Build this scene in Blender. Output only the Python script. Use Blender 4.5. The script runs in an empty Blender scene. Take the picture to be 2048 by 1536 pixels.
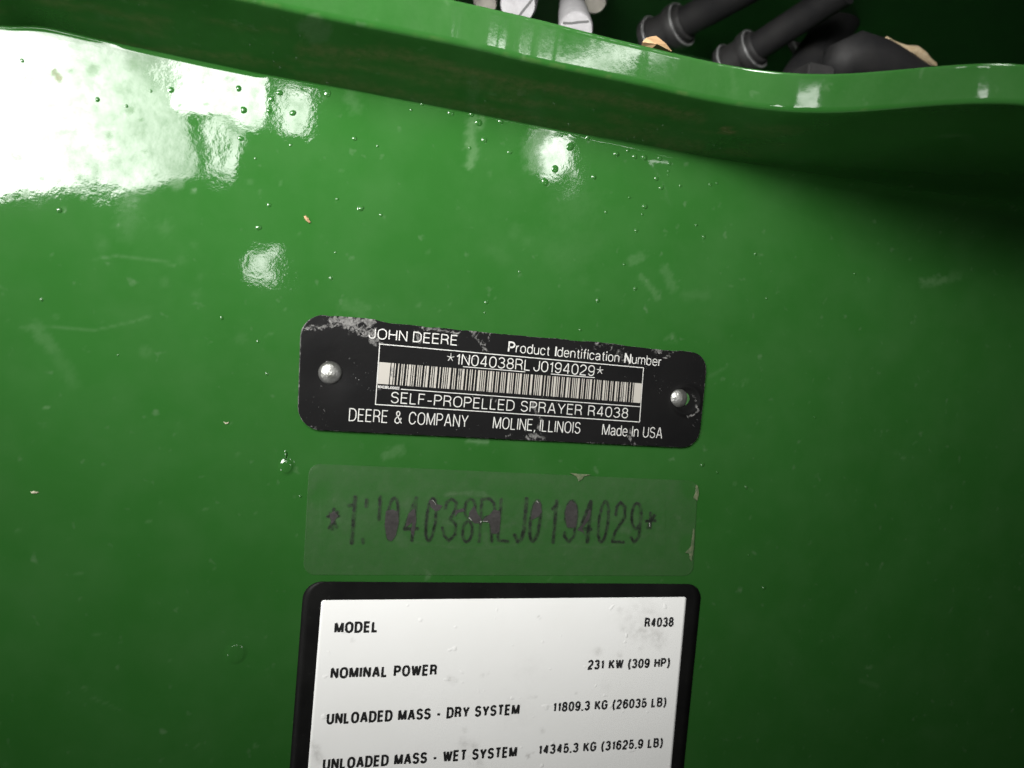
import bpy, bmesh, math, random
import numpy as np
from mathutils import Matrix, Vector, noise as mnoise

random.seed(7)
scene = bpy.context.scene
COL = scene.collection

# ------------------------------------------------------------------ camera
# The painted sheet is the plane y = 0; the camera stands S metres in front of it.
S = 0.235
ZB = 1.0                      # height of the camera foot above the floor
F = 1680.0                    # focal length in photo pixels (2048 wide)
R = np.array([[0.95224999, -0.08464109, -0.29335274],
              [0.07145189, 0.99590386, -0.05540883],
              [0.29684099, 0.03180245, 0.95439721]])

def cam_to_world(c):
    d = R.T @ np.array(c, float)
    return Vector((d[0], d[2], -d[1]))

cam_data = bpy.data.cameras.new('camera')
cam = bpy.data.objects.new('camera', cam_data)
COL.objects.link(cam)
cx, cy, cz = cam_to_world((1, 0, 0)), cam_to_world((0, -1, 0)), cam_to_world((0, 0, -1))
M = Matrix.Identity(4)
for i in range(3):
    M[i][0], M[i][1], M[i][2] = cx[i], cy[i], cz[i]
M.translation = Vector((0, -S, ZB))
cam.matrix_world = M
cam_data.sensor_width = 36
cam_data.lens = F / 2048 * 36
cam_data.clip_start = 0.005
cam_data.clip_end = 50
cam_data.dof.use_dof = True
cam_data.dof.focus_distance = 0.243
cam_data.dof.aperture_fstop = 15
scene.camera = cam

def plane_pt(px, py, p=0.0):
    """photo pixel -> point (X, Z) in units of S on the plane p*S in front of the sheet"""
    d = R.T @ np.array([px - 1024.0, py - 768.0, F])
    t = (1.0 - p) / d[2]
    return d[0] * t, -d[1] * t

def W(X, Z, p=0.0):
    return Vector((X * S, -p * S, ZB + Z * S))

def at(px, py, p=0.0):
    X, Z = plane_pt(px, py, p)
    return W(X, Z, p)

def to_px(X, Z, p=0.0):
    v = np.stack([np.asarray(X, float), -np.asarray(Z, float), np.ones_like(np.asarray(X, float)) * (1 - p)], -1) @ R.T
    return 1024 + F * v[..., 0] / v[..., 2], 768 + F * v[..., 1] / v[..., 2]

# ------------------------------------------------------------------ world and lamps
world = bpy.data.worlds.new('World')
scene.world = world
world.use_nodes = True
bg = world.node_tree.nodes['Background']
bg.inputs[0].default_value = (0.85, 0.95, 0.9, 1)
bg.inputs[1].default_value = 0.006

def area(name, centre, target, sx, sy, radiance, color=(1, 0.995, 0.965), spread=180):
    l = bpy.data.lights.new(name, 'AREA')
    l.shape = 'RECTANGLE'
    l.size, l.size_y = sx, sy
    l.energy = radiance * math.pi * sx * sy
    l.color = color
    l.spread = math.radians(spread)
    o = bpy.data.objects.new(name, l)
    COL.objects.link(o)
    o.location = centre
    d = (Vector(target) - Vector(centre)).normalized()
    o.rotation_euler = d.to_track_quat('-Z', 'Y').to_euler()
    return o

def mirror_pos(px, py, k):
    """where a lamp k*S in front of the sheet must hang to be mirrored at this pixel"""
    X, Z = plane_pt(px, py)
    return W(X * (1 + k), Z * (1 + k), k)

K1 = 2.0
KEY, KEY_W, KEY_H = 6.9, 1.18 * S, 2.51 * S      # bright shop window: radiance, width, height
n_ = Vector((0.471, 0.873, -0.128)).normalized()  # the way the window faces
# its lower sill is mirrored in the paint along a line between these two pixels
sill_b = mirror_pos(388, 338, K1)
m0_, m1_ = mirror_pos(0, 402, 0), mirror_pos(0, 402, 1)
sill_a = m0_ + (m1_ - m0_) * ((sill_b - m0_).dot(n_) / (m1_ - m0_).dot(n_))
sx_ = (sill_b - sill_a).normalized()
u_ = sx_.cross(n_)
if u_.z < 0:
    u_ = -u_
key = area('shop_window_light', sill_b - sx_ * KEY_W / 2 + u_ * KEY_H / 2, sill_b + n_, KEY_W, KEY_H, KEY, spread=53)
key.rotation_euler = Matrix((u_.cross(-n_), u_, -n_)).transposed().to_euler()
kc2 = mirror_pos(436, 155, K1 + .02)
area('shop_window_side_light', kc2, kc2 + Vector((0, 1, 0)), 0.098 * (1 + K1) * S, 0.080 * (1 + K1) * S, 34)

def lamp(name, px, py, wpx, hpx, k, rad):
    c = mirror_pos(px, py, k)
    X, Z = plane_pt(px, py)
    sc = (1 + k) * S / F * 1.05
    area(name, c, W(X, Z), wpx * sc, hpx * sc, rad)

lamp('ceiling_lamp_a', 590, 212, 56, 78, 6, 23)
lamp('ceiling_lamp_b', 1118, 306, 84, 82, 6, 26)
lamp('ceiling_lamp_c', 530, 538, 62, 54, 6, 18)
lamp('ceiling_lamp_d', 436, 288, 40, 84, 6, 23)

scene.view_settings.view_transform = 'Standard'
scene.view_settings.look = 'None'
scene.view_settings.exposure = 0.0
scene.view_settings.gamma = 1.0
scene.view_settings.use_curve_mapping = False
scene.render.engine = 'CYCLES'
scene.render.resolution_x, scene.render.resolution_y = 1024, 768

# ------------------------------------------------------------------ helpers
def link_mesh(name, me, mat=None, parent=None, smooth=False):
    o = bpy.data.objects.new(name, me)
    COL.objects.link(o)
    if mat is not None and not me.materials:
        me.materials.append(mat)
    if smooth:
        me.polygons.foreach_set('use_smooth', [True] * len(me.polygons))
    if parent is not None:
        o.parent = parent
        o.matrix_parent_inverse = parent.matrix_world.inverted()
    return o

def mesh_from(name, verts, faces):
    me = bpy.data.meshes.new(name)
    me.from_pydata([tuple(v) for v in verts], [], faces)
    me.update()
    return me

def thing(name, label, cat, loc, group=None):
    o = bpy.data.objects.new(name, None)
    o.empty_display_size = 0.01
    COL.objects.link(o)
    o.location = loc
    o['label'] = label
    o['category'] = cat
    if group:
        o['group'] = group
    bpy.context.view_layer.update()
    return o

def tag(o, label, cat, group=None):
    o['label'] = label
    o['category'] = cat
    if group:
        o['group'] = group
    return o

def float_attr(me, name, vals):
    a = me.attributes.new(name, 'FLOAT', 'POINT')
    a.data.foreach_set('value', np.asarray(vals, np.float32).ravel())

def grid_faces(nr, nc):
    i = np.arange(nr - 1)[:, None] * nc + np.arange(nc - 1)[None, :]
    return np.stack([i, i + 1, i + nc + 1, i + nc], -1).reshape(-1, 4)

def fast_mesh(name, verts, quads):
    me = bpy.data.meshes.new(name)
    verts = np.asarray(verts, np.float32).reshape(-1, 3)
    quads = np.asarray(quads, np.int32)
    me.vertices.add(len(verts))
    me.vertices.foreach_set('co', verts.ravel())
    me.loops.add(quads.size)
    me.loops.foreach_set('vertex_index', quads.ravel())
    me.polygons.add(len(quads))
    me.polygons.foreach_set('loop_start', np.arange(0, quads.size, 4, dtype=np.int32))
    me.update(calc_edges=True)
    me.validate()
    return me

rng = np.random.RandomState(3)
_LAT = {}
def vnoise(x, y, seed=0):
    """smooth value noise on arrays, 0..1"""
    if seed not in _LAT:
        _LAT[seed] = np.random.RandomState(seed + 11).rand(256, 256)
    L = _LAT[seed]
    xi, yi = np.floor(x).astype(int), np.floor(y).astype(int)
    fx, fy = x - xi, y - yi
    fx, fy = fx * fx * (3 - 2 * fx), fy * fy * (3 - 2 * fy)
    g = lambda a, b: L[a % 256, b % 256]
    return (g(xi, yi) * (1 - fx) + g(xi + 1, yi) * fx) * (1 - fy) + (g(xi, yi + 1) * (1 - fx) + g(xi + 1, yi + 1) * fx) * fy

def fbm(x, y, seed=0, n=4):
    s, a, t = 0, 1.0, 0
    for k in range(n):
        s = s + a * vnoise(x * 2 ** k, y * 2 ** k, seed + k)
        t += a
        a *= 0.55
    return s / t

def seg_dist(px, py, pts):
    """distance of many pixels to a polyline"""
    d = np.full(px.shape, 1e9)
    pts = np.asarray(pts, float)
    if len(pts) == 1:
        return np.hypot(px - pts[0, 0], py - pts[0, 1])
    for a, b in zip(pts[:-1], pts[1:]):
        ab = b - a
        t = np.clip(((px - a[0]) * ab[0] + (py - a[1]) * ab[1]) / max(ab @ ab, 1e-9), 0, 1)
        d = np.minimum(d, np.hypot(px - a[0] - t * ab[0], py - a[1] - t * ab[1]))
    return d

def brush(px, py, strokes, seed=0, rag=0.0, fs=0.15):
    """soft painted marks: (points, half width, strength, softness)"""
    out = np.zeros(px.shape)
    nz = (fbm(px * fs, py * fs, seed) - 0.5) * 2 if rag else 0
    for pts, w, st, soft in strokes:
        d = seg_dist(px, py, pts) + nz * rag * w
        out = np.maximum(out, st * np.clip((w - d) / max(soft * w, 1e-6) + 0.5, 0, 1))
    return out

# ------------------------------------------------------------------ node materials
class NT:
    def __init__(self, name):
        self.m = bpy.data.materials.new(name)
        self.m.use_nodes = True
        self.t = self.m.node_tree
        self.b = self.t.nodes['Principled BSDF']
        self.x = -300

    def n(self, typ, **kw):
        nd = self.t.nodes.new(typ)
        nd.location = (self.x, 0)
        self.x -= 40
        for k, v in kw.items():
            setattr(nd, k, v)
        return nd

    def lk(self, a, b):
        self.t.links.new(a, b)

    def val(self, sock, v):
        if hasattr(v, 'is_linked') or isinstance(v, bpy.types.NodeSocket):
            self.lk(v, sock)
        elif isinstance(v, (tuple, list)) and len(v) == 3 and sock.type == 'RGBA':
            sock.default_value = (*v, 1)
        else:
            sock.default_value = v

    def pos(self):
        return self.n('ShaderNodeNewGeometry').outputs['Position']

    def noise(self, scale, detail=3, rough=0.55, vec=None, dist=0.0):
        nd = self.n('ShaderNodeTexNoise')
        nd.inputs['Scale'].default_value = scale
        nd.inputs['Detail'].default_value = detail
        nd.inputs['Roughness'].default_value = rough
        nd.inputs['Distortion'].default_value = dist
        self.lk(vec if vec is not None else self.pos(), nd.inputs['Vector'])
        return nd.outputs['Fac']

    def ramp(self, fac, lo, hi, a=0.0, b=1.0):
        nd = self.n('ShaderNodeMapRange')
        nd.clamp = True
        self.val(nd.inputs[0], fac)
        for i, v in ((1, lo), (2, hi), (3, a), (4, b)):
            nd.inputs[i].default_value = v
        return nd.outputs[0]

    def math(self, op, a, b=0.0, clamp=False):
        nd = self.n('ShaderNodeMath', operation=op, use_clamp=clamp)
        self.val(nd.inputs[0], a)
        self.val(nd.inputs[1], b)
        return nd.outputs[0]

    def mix(self, fac, a, b):
        nd = self.n('ShaderNodeMix', data_type='RGBA')
        self.val(nd.inputs[0], fac)
        self.val(nd.inputs[6], a)
        self.val(nd.inputs[7], b)
        return nd.outputs[2]

    def attr(self, name):
        return self.n('ShaderNodeAttribute', attribute_name=name).outputs['Fac']

    def bump(self, h, strength, dist, prev=None):
        nd = self.n('ShaderNodeBump')
        nd.inputs['Strength'].default_value = strength
        nd.inputs['Distance'].default_value = dist
        self.lk(h, nd.inputs['Height'])
        if prev is not None:
            self.lk(prev, nd.inputs['Normal'])
        return nd.outputs[0]

    def set(self, **kw):
        for k, v in kw.items():
            self.val(self.b.inputs[k.replace('_', ' ')], v)
        return self

GREEN = (0.0142, 0.068, 0.0112)

def paint_material():
    t = NT('green_gloss_paint')
    dust_and_light, mud = t.attr('dust_and_light'), t.attr('mud')
    v = t.ramp(t.noise(26, 4), 0.3, 0.75)
    base = t.mix(v, GREEN, (0.0165, 0.075, 0.0134))
    spots = t.ramp(t.noise(240, 2, 0.5), 0.66, 0.78)
    film = t.ramp(t.noise(55, 5, 0.6), 0.40, 0.8, 0.0, 0.026)
    dfac = t.math('ADD', t.math('MULTIPLY', t.math('MULTIPLY', dust_and_light, 0.31), t.ramp(t.noise(900, 4, 0.65), 0.25, 0.7, 0.5, 1.0)), film)
    base = t.mix(dfac, base, (0.27, 0.36, 0.23))
    base = t.mix(t.math('MULTIPLY', spots, 0.05), base, (0.45, 0.48, 0.40))
    mfac = t.math('MULTIPLY', mud, t.ramp(t.noise(500, 4, 0.65), 0.3, 0.62, 0.15, 1.0), clamp=True)
    base = t.mix(mfac, base, (0.20, 0.14, 0.08))
    rough = t.math('ADD', t.ramp(t.noise(120, 4), 0.3, 0.8, 0.022, 0.055), t.math('MULTIPLY', t.math('ADD', dust_and_light, mud), 0.5), clamp=True)
    b1 = t.bump(t.noise(95, 2, 0.5), 0.030, 0.0012)
    b2 = t.bump(t.noise(700, 3, 0.6), 0.042, 0.00022, b1)
    t.set(Base_Color=base, Roughness=rough, Normal=b2)
    grime = t.math('MULTIPLY', t.ramp(t.noise(70, 6, 0.66, dist=.4), 0.40, 0.66, 1.0, 0.62), t.ramp(t.noise(330, 4, 0.6), 0.45, 0.72, 1.0, 0.70))
    grime = t.math('MULTIPLY', grime, t.ramp(t.math('ADD', dust_and_light, mud), 0.0, 0.35, 1.0, 0.35))
    t.val(t.b.inputs['Specular IOR Level'], t.math('MULTIPLY', grime, 0.5))
    t.b.inputs['IOR'].default_value = 1.5
    return t.m

def plain(name, col, rough=0.5, metal=0.0, nscale=None, col2=None, bump=None):
    t = NT(name)
    c = col
    if nscale:
        c = t.mix(t.ramp(t.noise(nscale, 4, 0.6), 0.3, 0.7), col, col2 or tuple(x * 0.7 for x in col))
    t.set(Base_Color=c, Roughness=rough, Metallic=metal)
    if bump:
        t.set(Normal=t.bump(t.noise(bump[0], 3), bump[1], bump[2]))
    return t.m

def plate_material():
    t = NT('black_anodised_plate')
    wear = t.attr('wear')
    fine = t.noise(1500, 5, 0.7)
    edge = t.noise(620, 7, 0.72, dist=1.2)
    w = t.ramp(t.math('ADD', wear, t.math('MULTIPLY', t.math('SUBTRACT', edge, 0.5), 2.6)), 0.44, 0.60)
    w = t.math('MULTIPLY', w, t.ramp(wear, 0.04, 0.22))
    specks = t.ramp(t.noise(2100, 2, 0.6), 0.715, 0.75)
    specks = t.math('MULTIPLY', specks, t.ramp(t.noise(130, 2), 0.5, 0.68))
    black = t.mix(t.ramp(t.noise(60, 4), 0.3, 0.8), (0.0032, 0.0032, 0.0035), (0.0055, 0.0053, 0.0053))
    grey = t.mix(t.ramp(t.noise(800, 5, .7, dist=.8), 0.32, 0.68), (0.02, 0.02, 0.02), (0.17, 0.166, 0.16))
    c = t.mix(w, black, grey)
    c = t.mix(t.math('MULTIPLY', specks, 0.8), c, (0.42, 0.42, 0.41))
    t.set(Base_Color=c, Roughness=t.ramp(w, 0, 1, 0.36, 0.52), Metallic=0.0,
          Normal=t.bump(t.math('ADD', fine, t.math('MULTIPLY', w, -0.7)), 0.25, 0.00012))
    t.b.inputs['Specular IOR Level'].default_value = 0.12
    return t.m

def ink_material(name, col, rough=0.5, wear_scale=700, lo=0.62, hi=0.72, dirt=(0.05, 0.05, 0.05), amount=1.0):
    t = NT(name)
    w = t.ramp(t.noise(wear_scale, 4, 0.65), lo, hi)
    t.set(Base_Color=t.mix(t.math('MULTIPLY', w, amount), col, dirt), Roughness=rough)
    return t.m

MAT_PAINT = paint_material()
MAT_PLATE = plate_material()
MAT_SILVER = ink_material('bare_metal_lettering', (0.40, 0.395, 0.38), 0.5, 900, 0.60, 0.74, (0.12, 0.12, 0.12), 0.8)
MAT_BAR = ink_material('cream_barcode_metal', (0.30, 0.283, 0.255), 0.5, 380, 0.60, 0.68, (0.10, 0.10, 0.10), 0.85)
MAT_INK = ink_material('black_print', (0.012, 0.012, 0.012), 0.35, 1500, 0.72, 0.8, (0.2, 0.2, 0.2), 0.5)
MAT_INK2 = ink_material('thermal_print', (0.016, 0.016, 0.017), 0.45, 1300, 0.62, 0.80, (0.2, 0.2, 0.2), 0.25)

# ------------------------------------------------------------------ the formed green sheet and its flange
panel = thing('machine_panel', 'glossy green painted steel panel with blistered paint and an outward flange', 'panel', W(0.3, -1.3))

lower = [(489, 0), (600, 26), (942, 94), (1113, 135), (1200, 152), (1300, 173), (1407, 199), (1490, 213), (1573, 223), (1640, 227), (1697, 226), (1760, 221), (1821, 215), (1890, 207), (1945, 203), (2000, 203), (2048, 207)]
upper = [(489, -95), (600, -70), (918, 0), (1078, 36), (1200, 68), (1300, 92), (1407, 118), (1490, 134), (1573, 145), (1640, 148), (1697, 147), (1760, 143), (1821, 137), (1880, 128), (1925, 123), (1985, 121), (2048, 122)]
prot = [(489, .12), (1200, .12), (1300, .122), (1407, .128), (1490, .140), (1573, .168), (1640, .195), (1697, .22), (1760, .248), (1821, .275), (1890, .304), (1945, .325), (2000, .345), (2048, .36)]
def pr(px):
    return float(np.interp(px, [a for a, _ in prot], [b for _, b in prot]))
E_lo, E_up = [], []
for px, py in lower:
    p = pr(px)
    X, Z = plane_pt(px, py, p)
    E_lo.append((X, p, Z))
for px, py in upper:
    p = pr(px) + 0.0102
    X, Z = plane_pt(px, py, p)
    E_up.append((X, p, Z))
E_lo, E_up = np.array(E_lo), np.array(E_up)
def extend(E):
    a, b = E[0].copy(), E[-1].copy()
    a[0], b[0] = -2.0, 2.4
    b[1] = E[-1][1] + 0.02
    return np.vstack([a, E, b])
E_lo, E_up = extend(E_lo), extend(E_up)
def curve(E, X, j):
    k = np.interp(X, E[:, 0], E[:, j])
    s = np.linspace(-0.03, 0.03, 7)
    acc = 0
    for d in s:
        acc = acc + np.interp(X + d, E[:, 0], E[:, j])
    return acc / len(s)

Xc = np.concatenate([np.linspace(-2.0, -0.34, 14)[:-1], np.arange(-0.34, 1.02, 0.0031), np.linspace(1.02, 2.4, 14)])
nc = len(Xc)
foldX = np.array([-2, -.2713, -.235, -.178, -.1076, -.018, .0855, .188, .341, .47, .604, .8, 1.0, 2.4])
foldZ = np.array([.293, .294, .302, .2985, .2955, .292, .2915, .2895, .2865, .284, .279, .277, .277, .277])
zf = np.interp(Xc, foldX, foldZ)
zf = np.convolve(np.pad(zf, 4, 'edge'), np.ones(9) / 9, 'valid')
rad = np.interp(Xc, [-2, .35, .55, .75, 1.0, 2.4], [.0025, .0025, .012, .06, .11, .13])
pe, ze = curve(E_lo, Xc, 1), curve(E_lo, Xc, 2)
pu, zu = curve(E_up, Xc, 1), curve(E_up, Xc, 2)
stri = (fbm(Xc * 70, Xc * 0, 131, 3) - .5) * .0009
pe, pu = pe + stri, pu + stri * .8
dirx, dirz = pe, ze - zf
ln = np.hypot(dirx, dirz)
dx, dz = dirx / ln, dirz / ln
turn = np.arccos(np.clip(dz, -1, 1))
T = np.minimum(rad * np.tan(turn / 2), ln * 0.6)
rr = T / np.tan(turn / 2)
rows_p, rows_z = [], []
lowz = np.concatenate([np.linspace(-1.6, -0.66, 12)[:-1], np.linspace(-0.66, 0.0, 215)])
for z in lowz:
    rows_p.append(np.zeros(nc)); rows_z.append(np.full(nc, z))
for s in np.linspace(0, 1, 90)[1:]:
    rows_p.append(np.zeros(nc)); rows_z.append(s * (zf - T))
NF = 12
for k in range(1, NF + 1):
    a = turn * k / NF
    rows_p.append(rr * (1 - np.cos(a)))
    rows_z.append(zf - T + rr * np.sin(a))
n_sheet = len(rows_p)
# flange: underside, rounded lip, edge face, rounded lip, top
ul = ln - T
b = 0.0045
rows2_p, rows2_z = [rows_p[-1].copy()], [rows_z[-1].copy()]
for s in np.linspace(0, 1, 16)[1:]:
    l = T + (ul - b) * s
    rows2_p.append(dx * l); rows2_z.append(zf + dz * l)
ex, ez = pu - pe, zu - ze
el = np.hypot(ex, ez)
ex, ez = ex / el, ez / el
for s in np.linspace(0, 1, 6)[1:]:
    q0p, q0z = pe - dx * b, ze - dz * b
    q2p, q2z = pe + ex * b, ze + ez * b
    rows2_p.append((1 - s) ** 2 * q0p + 2 * s * (1 - s) * pe + s * s * q2p)
    rows2_z.append((1 - s) ** 2 * q0z + 2 * s * (1 - s) * ze + s * s * q2z)
face_row0 = len(rows2_p)
for s in np.linspace(0, 1, 16)[1:]:
    l = b + (el - 2 * b) * s
    rows2_p.append(pe + ex * l); rows2_z.append(ze + ez * l)
face_row1 = len(rows2_p)
tpx, tpz = -dx, -dz * 0.2
tl = np.hypot(tpx, tpz); tpx, tpz = tpx / tl, tpz / tl
for s in np.linspace(0, 1, 6)[1:]:
    q0p, q0z = pu - ex * b, zu - ez * b
    q2p, q2z = pu + tpx * b, zu + tpz * b
    rows2_p.append((1 - s) ** 2 * q0p + 2 * s * (1 - s) * pu + s * s * q2p)
    rows2_z.append((1 - s) ** 2 * q0z + 2 * s * (1 - s) * zu + s * s * q2z)
for s in np.linspace(0, 1, 6)[1:]:
    l = b + (pu + 0.03) * s
    rows2_p.append(pu + tpx * l); rows2_z.append(zu + tpz * l)

def to_world(rp, rz):
    P = np.array(rp); Z = np.array(rz); X = np.broadcast_to(Xc, P.shape)
    return X, P, Z, np.stack([X * S, -P * S, ZB + Z * S], -1)

X, P, Z, V = to_world(rows_p, rows_z)
# low dents so that the mirrored window wobbles as on real pressed sheet
wob = (fbm(X * 9, Z * 9, 40, 3) - 0.5) * 0.0010 + (fbm(X * 30, Z * 30, 50, 2) - 0.5) * 0.00012
V = V.copy(); V[..., 1] += wob * S * (P < 1e-6)
me = fast_mesh('sheet', V, grid_faces(*P.shape))
PX, PY = to_px(X, Z, P)
dust_strokes = [
    ([(945, 245), (938, 285), (947, 300), (940, 330)], 9, .38, 1.0), ([(957, 245)], 14, .28, .5),
    ([(700, 190), (712, 215)], 12, .14, 1.0),
    ([(1083, 265), (1062, 300), (1070, 330)], 16, .22, 1.4), ([(1150, 410)], 40, .07, 1.6),
    ([(1262, 522), (1285, 513)], 9, .2, .8), ([(1282, 552), (1300, 575), (1316, 595)], 6, .2, .7), ([(1330, 540), (1345, 575)], 10, .17, .7),
    ([(1180, 490), (1130, 510)], 28, .06, 1.6), ([(1370, 590), (1410, 590)], 8, .10, 1.6),
    ([(68, 655), (104, 695)], 12, .16, .8), ([(110, 700), (145, 765)], 12, .09, 1.4),
    ([(190, 518), (240, 511), (300, 518), (350, 530)], 2.0, .20, 1.4), ([(40, 653), (110, 655), (190, 660), (260, 645), (300, 632)], 2.0, .17, 1.4),
    ([(80, 818), (95, 815), (106, 820)], 1.8, .35, 1.0),
    ([(1850, 565), (1868, 562)], 9, .30, .9), ([(1875, 566), (1890, 558)], 6, .30, .9), ([(1900, 558), (1916, 552)], 7, .16, 1.0),
    ([(1996, 612), (1998, 625)], 3.5, .4, 1.0), ([(2037, 700), (2038, 718)], 3.5, .45, 1.0), ([(1983, 655)], 3, .2, 1.0),
    ([(1987, 1005), (1986, 1020)], 5, .22, 1.0), ([(2040, 1035), (2034, 1050)], 2.5, .2, 1.0), ([(1978, 1065), (1972, 1080)], 3, .2, 1.0),
    ([(1735, 1335), (1742, 1335)], 3.5, .3, 1.0), ([(1722, 1362), (1755, 1372)], 4, .14, 1.0), ([(1850, 1460), (1940, 1515)], 12, .05, 1.6),
    ([(770, 912), (800, 900)], 9, .22, 1.0), ([(790, 908)], 7, .18, 1.0), ([(690, 612), (725, 625)], 10, .12, 1.2), ([(735, 618), (715, 605)], 6, .12, 1.2),
    ([(1330, 680), (1345, 668), (1352, 682)], 3, .18, 1.4), ([(935, 882), (975, 884)], 4, .25, 1.2),
    ([(330, 455)], 13, .10, .9), ([(205, 485)], 14, .08, 1.0), ([(255, 455), (262, 400)], 22, .10, 1.4), ([(290, 704)], 10, .11, 1.0), ([(482, 678)], 10, .08, 1.0),
    ([(330, 565)], 9, .09, 1.0), ([(392, 590)], 9, .09, 1.0), ([(363, 520)], 8, .09, 1.0), ([(388, 490)], 7, .07, 1.0), ([(400, 555)], 8, .07, 1.0),
    ([(1030, 460)], 14, .07, 1.0), ([(1055, 480)], 10, .07, 1.0), ([(1165, 560)], 11, .06, 1.0), ([(985, 500), (1010, 520)], 12, .05, 1.4),
    ([(90, 140), (70, 165)], 22, .10, 1.4), ([(240, 180)], 16, .12, 1.0), ([(30, 320), (20, 300), (45, 315)], 8, .16, 1.2),
    ([(62, 165)], 8, .15, .8), ([(285, 267)], 8, .13, .6), ([(165, 298)], 5, .10, .8),
    ([(215, 290)], 8, .12, 1.0), ([(20, 395)], 7, .14, 1.0), ([(195, 345)], 9, .10, 1.4), ([(98, 315)], 5, .18, 1.0), ([(160, 355)], 6, .15, 1.0),
    ([(1120, 1370), (1180, 1400)], 1, .0, 1), ([(185, 1395), (230, 1415)], 2, .16, 1.2), ([(165, 1375), (175, 1378)], 2, .2, 1.2),
    ([(150, 1145), (162, 1146)], 2, .18, 1.0), ([(185, 1268), (198, 1268)], 2.2, .16, 1.0), ([(1420, 752), (1452, 735)], 3, .12, 1.4),
    ([(1490, 760), (1495, 762)], 4, .1, 1.4), ([(1790, 905)], 5, .08, 1.2),
]
dust_and_light = brush(PX, PY, dust_strokes, 5, 0.9, 0.16)
# random tiny grit
for k in range(230):
    gx, gy = rng.uniform(0, 2048), rng.uniform(60, 1536)
    w = rng.choice([1.3, 1.8, 2.6], p=[.6, .3, .1])
    a = rng.uniform(0, math.pi); L = rng.choice([0, 3, 9], p=[.6, .3, .1])
    m = (np.abs(PX - gx) < 20) & (np.abs(PY - gy) < 20)
    if m.any():
        d = seg_dist(PX[m], PY[m], [(gx, gy), (gx + L * math.cos(a) + .01, gy + L * math.sin(a))])
        dust_and_light[m] = np.maximum(dust_and_light[m], rng.uniform(.05, .22) * np.clip(w * 1.6 - d, 0, 1))
# dried water spots where the window is mirrored
for k in range(46):
    gx, gy = rng.uniform(-20, 520), rng.uniform(70, 410)
    w = rng.choice([3, 5, 8, 13], p=[.4, .3, .2, .1])
    d = np.hypot((PX - gx) * rng.uniform(.8, 1.2), PY - gy) + (fbm(PX * .2, PY * .2, 300 + k % 7) - .5) * w * .8
    dust_and_light = np.maximum(dust_and_light, rng.uniform(.10, .30) * np.clip((w - d) / (w * .6) + .4, 0, 1))
mud = brush(PX, PY, [([(108, 143), (118, 158)], 5, .5, .9)], 8, .6, .12)
float_attr(me, 'dust_and_light', dust_and_light); float_attr(me, 'mud', mud)
sheet = link_mesh('sheet', me, MAT_PAINT, panel, smooth=True)

X, P, Z, V = to_world(rows2_p, rows2_z)
me = fast_mesh('flange', V, grid_faces(*P.shape))
PX, PY = to_px(X, Z, P)
ri = np.arange(P.shape[0])[:, None] * np.ones((1, nc))
dust_and_light = brush(PX, PY, [([(1050, 70), (1047, 120)], 3, .22, 1), ([(1075, 75), (1070, 110)], 4, .2, 1), ([(1320, 110), (1335, 150)], 9, .14, 1.4), ([(1463, 125), (1470, 190)], 8, .16, 1.2),
                      ([(1860, 160)], 14, .10, 1.5), ([(1010, 60), (1015, 90)], 4, .15, 1), ([(960, 60), (950, 90)], 12, .08, 1), ([(625, 55), (632, 60)], 26, .35, .35)], 15, .5, .1)
dust_and_light = np.maximum(dust_and_light, (ri >= face_row0) * (0.02 + 0.13 * fbm(X * 60, Z * 25, 71)))  # pale veil on the edge face, brightness of the lit strip put into colour
under = ri < 12
mud = under * np.clip((fbm(X * 14, ri * 0.5, 61) - 0.52) * 5, 0, 1) * 0.18 * (X < .62)
mud = np.maximum(mud, brush(PX, PY, [([(600, 100), (800, 110), (1000, 160), (1180, 190), (1300, 215), (1400, 235)], 9, .26, 1.3), ([(1445, 258), (1465, 266)], 5, .5, 1.0),
                                     ([(700, 120), (760, 100), (900, 160), (1050, 185)], 10, .15, 1.5), ([(600, 150), (900, 205), (1200, 262), (1400, 290)], 8, .17, 1.5)], 18, .8, .06))
edge = ((ri >= face_row0 - 4) & (ri <= face_row0 - 2)) * np.clip((fbm(X * 45, ri * 0 + 3, 81) - .6) * 7, 0, 1)
mud = np.maximum(mud, edge * 0.10)
float_attr(me, 'dust_and_light', dust_and_light); float_attr(me, 'mud', mud)
flange = link_mesh('flange', me, MAT_PAINT, panel, smooth=True)

# lamps of the shop that are mirrored in the edge of the flange
def lip_lamp(name, px, py, wx, hz, k, rad_):
    p_ = pr(px)
    X0, Z0 = plane_pt(px, py, p_)
    f = lambda arr, x_: float(np.interp(x_, Xc, arr))
    e_ = .02
    tx = Vector((2 * e_, -(f(pe, X0 + e_) - f(pe, X0 - e_)), f(ze, X0 + e_) - f(ze, X0 - e_)))
    tz = Vector((0, -(f(pu, X0) - f(pe, X0)), f(zu, X0) - f(ze, X0)))
    nn = tx.cross(tz).normalized()
    if nn.y > 0:
        nn = -nn
    P0 = W(X0, Z0, p_)
    d = (P0 - Vector((0, -S, ZB))).normalized()
    r_ = d - 2 * d.dot(nn) * nn
    area(name, P0 + r_ * k * S, P0, wx * S, hz * S, rad_)
lip_lamp('wall_lamp_a', 1190, 126, .95, .16, 5, 22)
lip_lamp('wall_lamp_b', 1622, 188, .28, .34, 3, 18)
lip_lamp('wall_lamp_c', 1975, 176, .32, .28, 3, 18)

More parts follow.
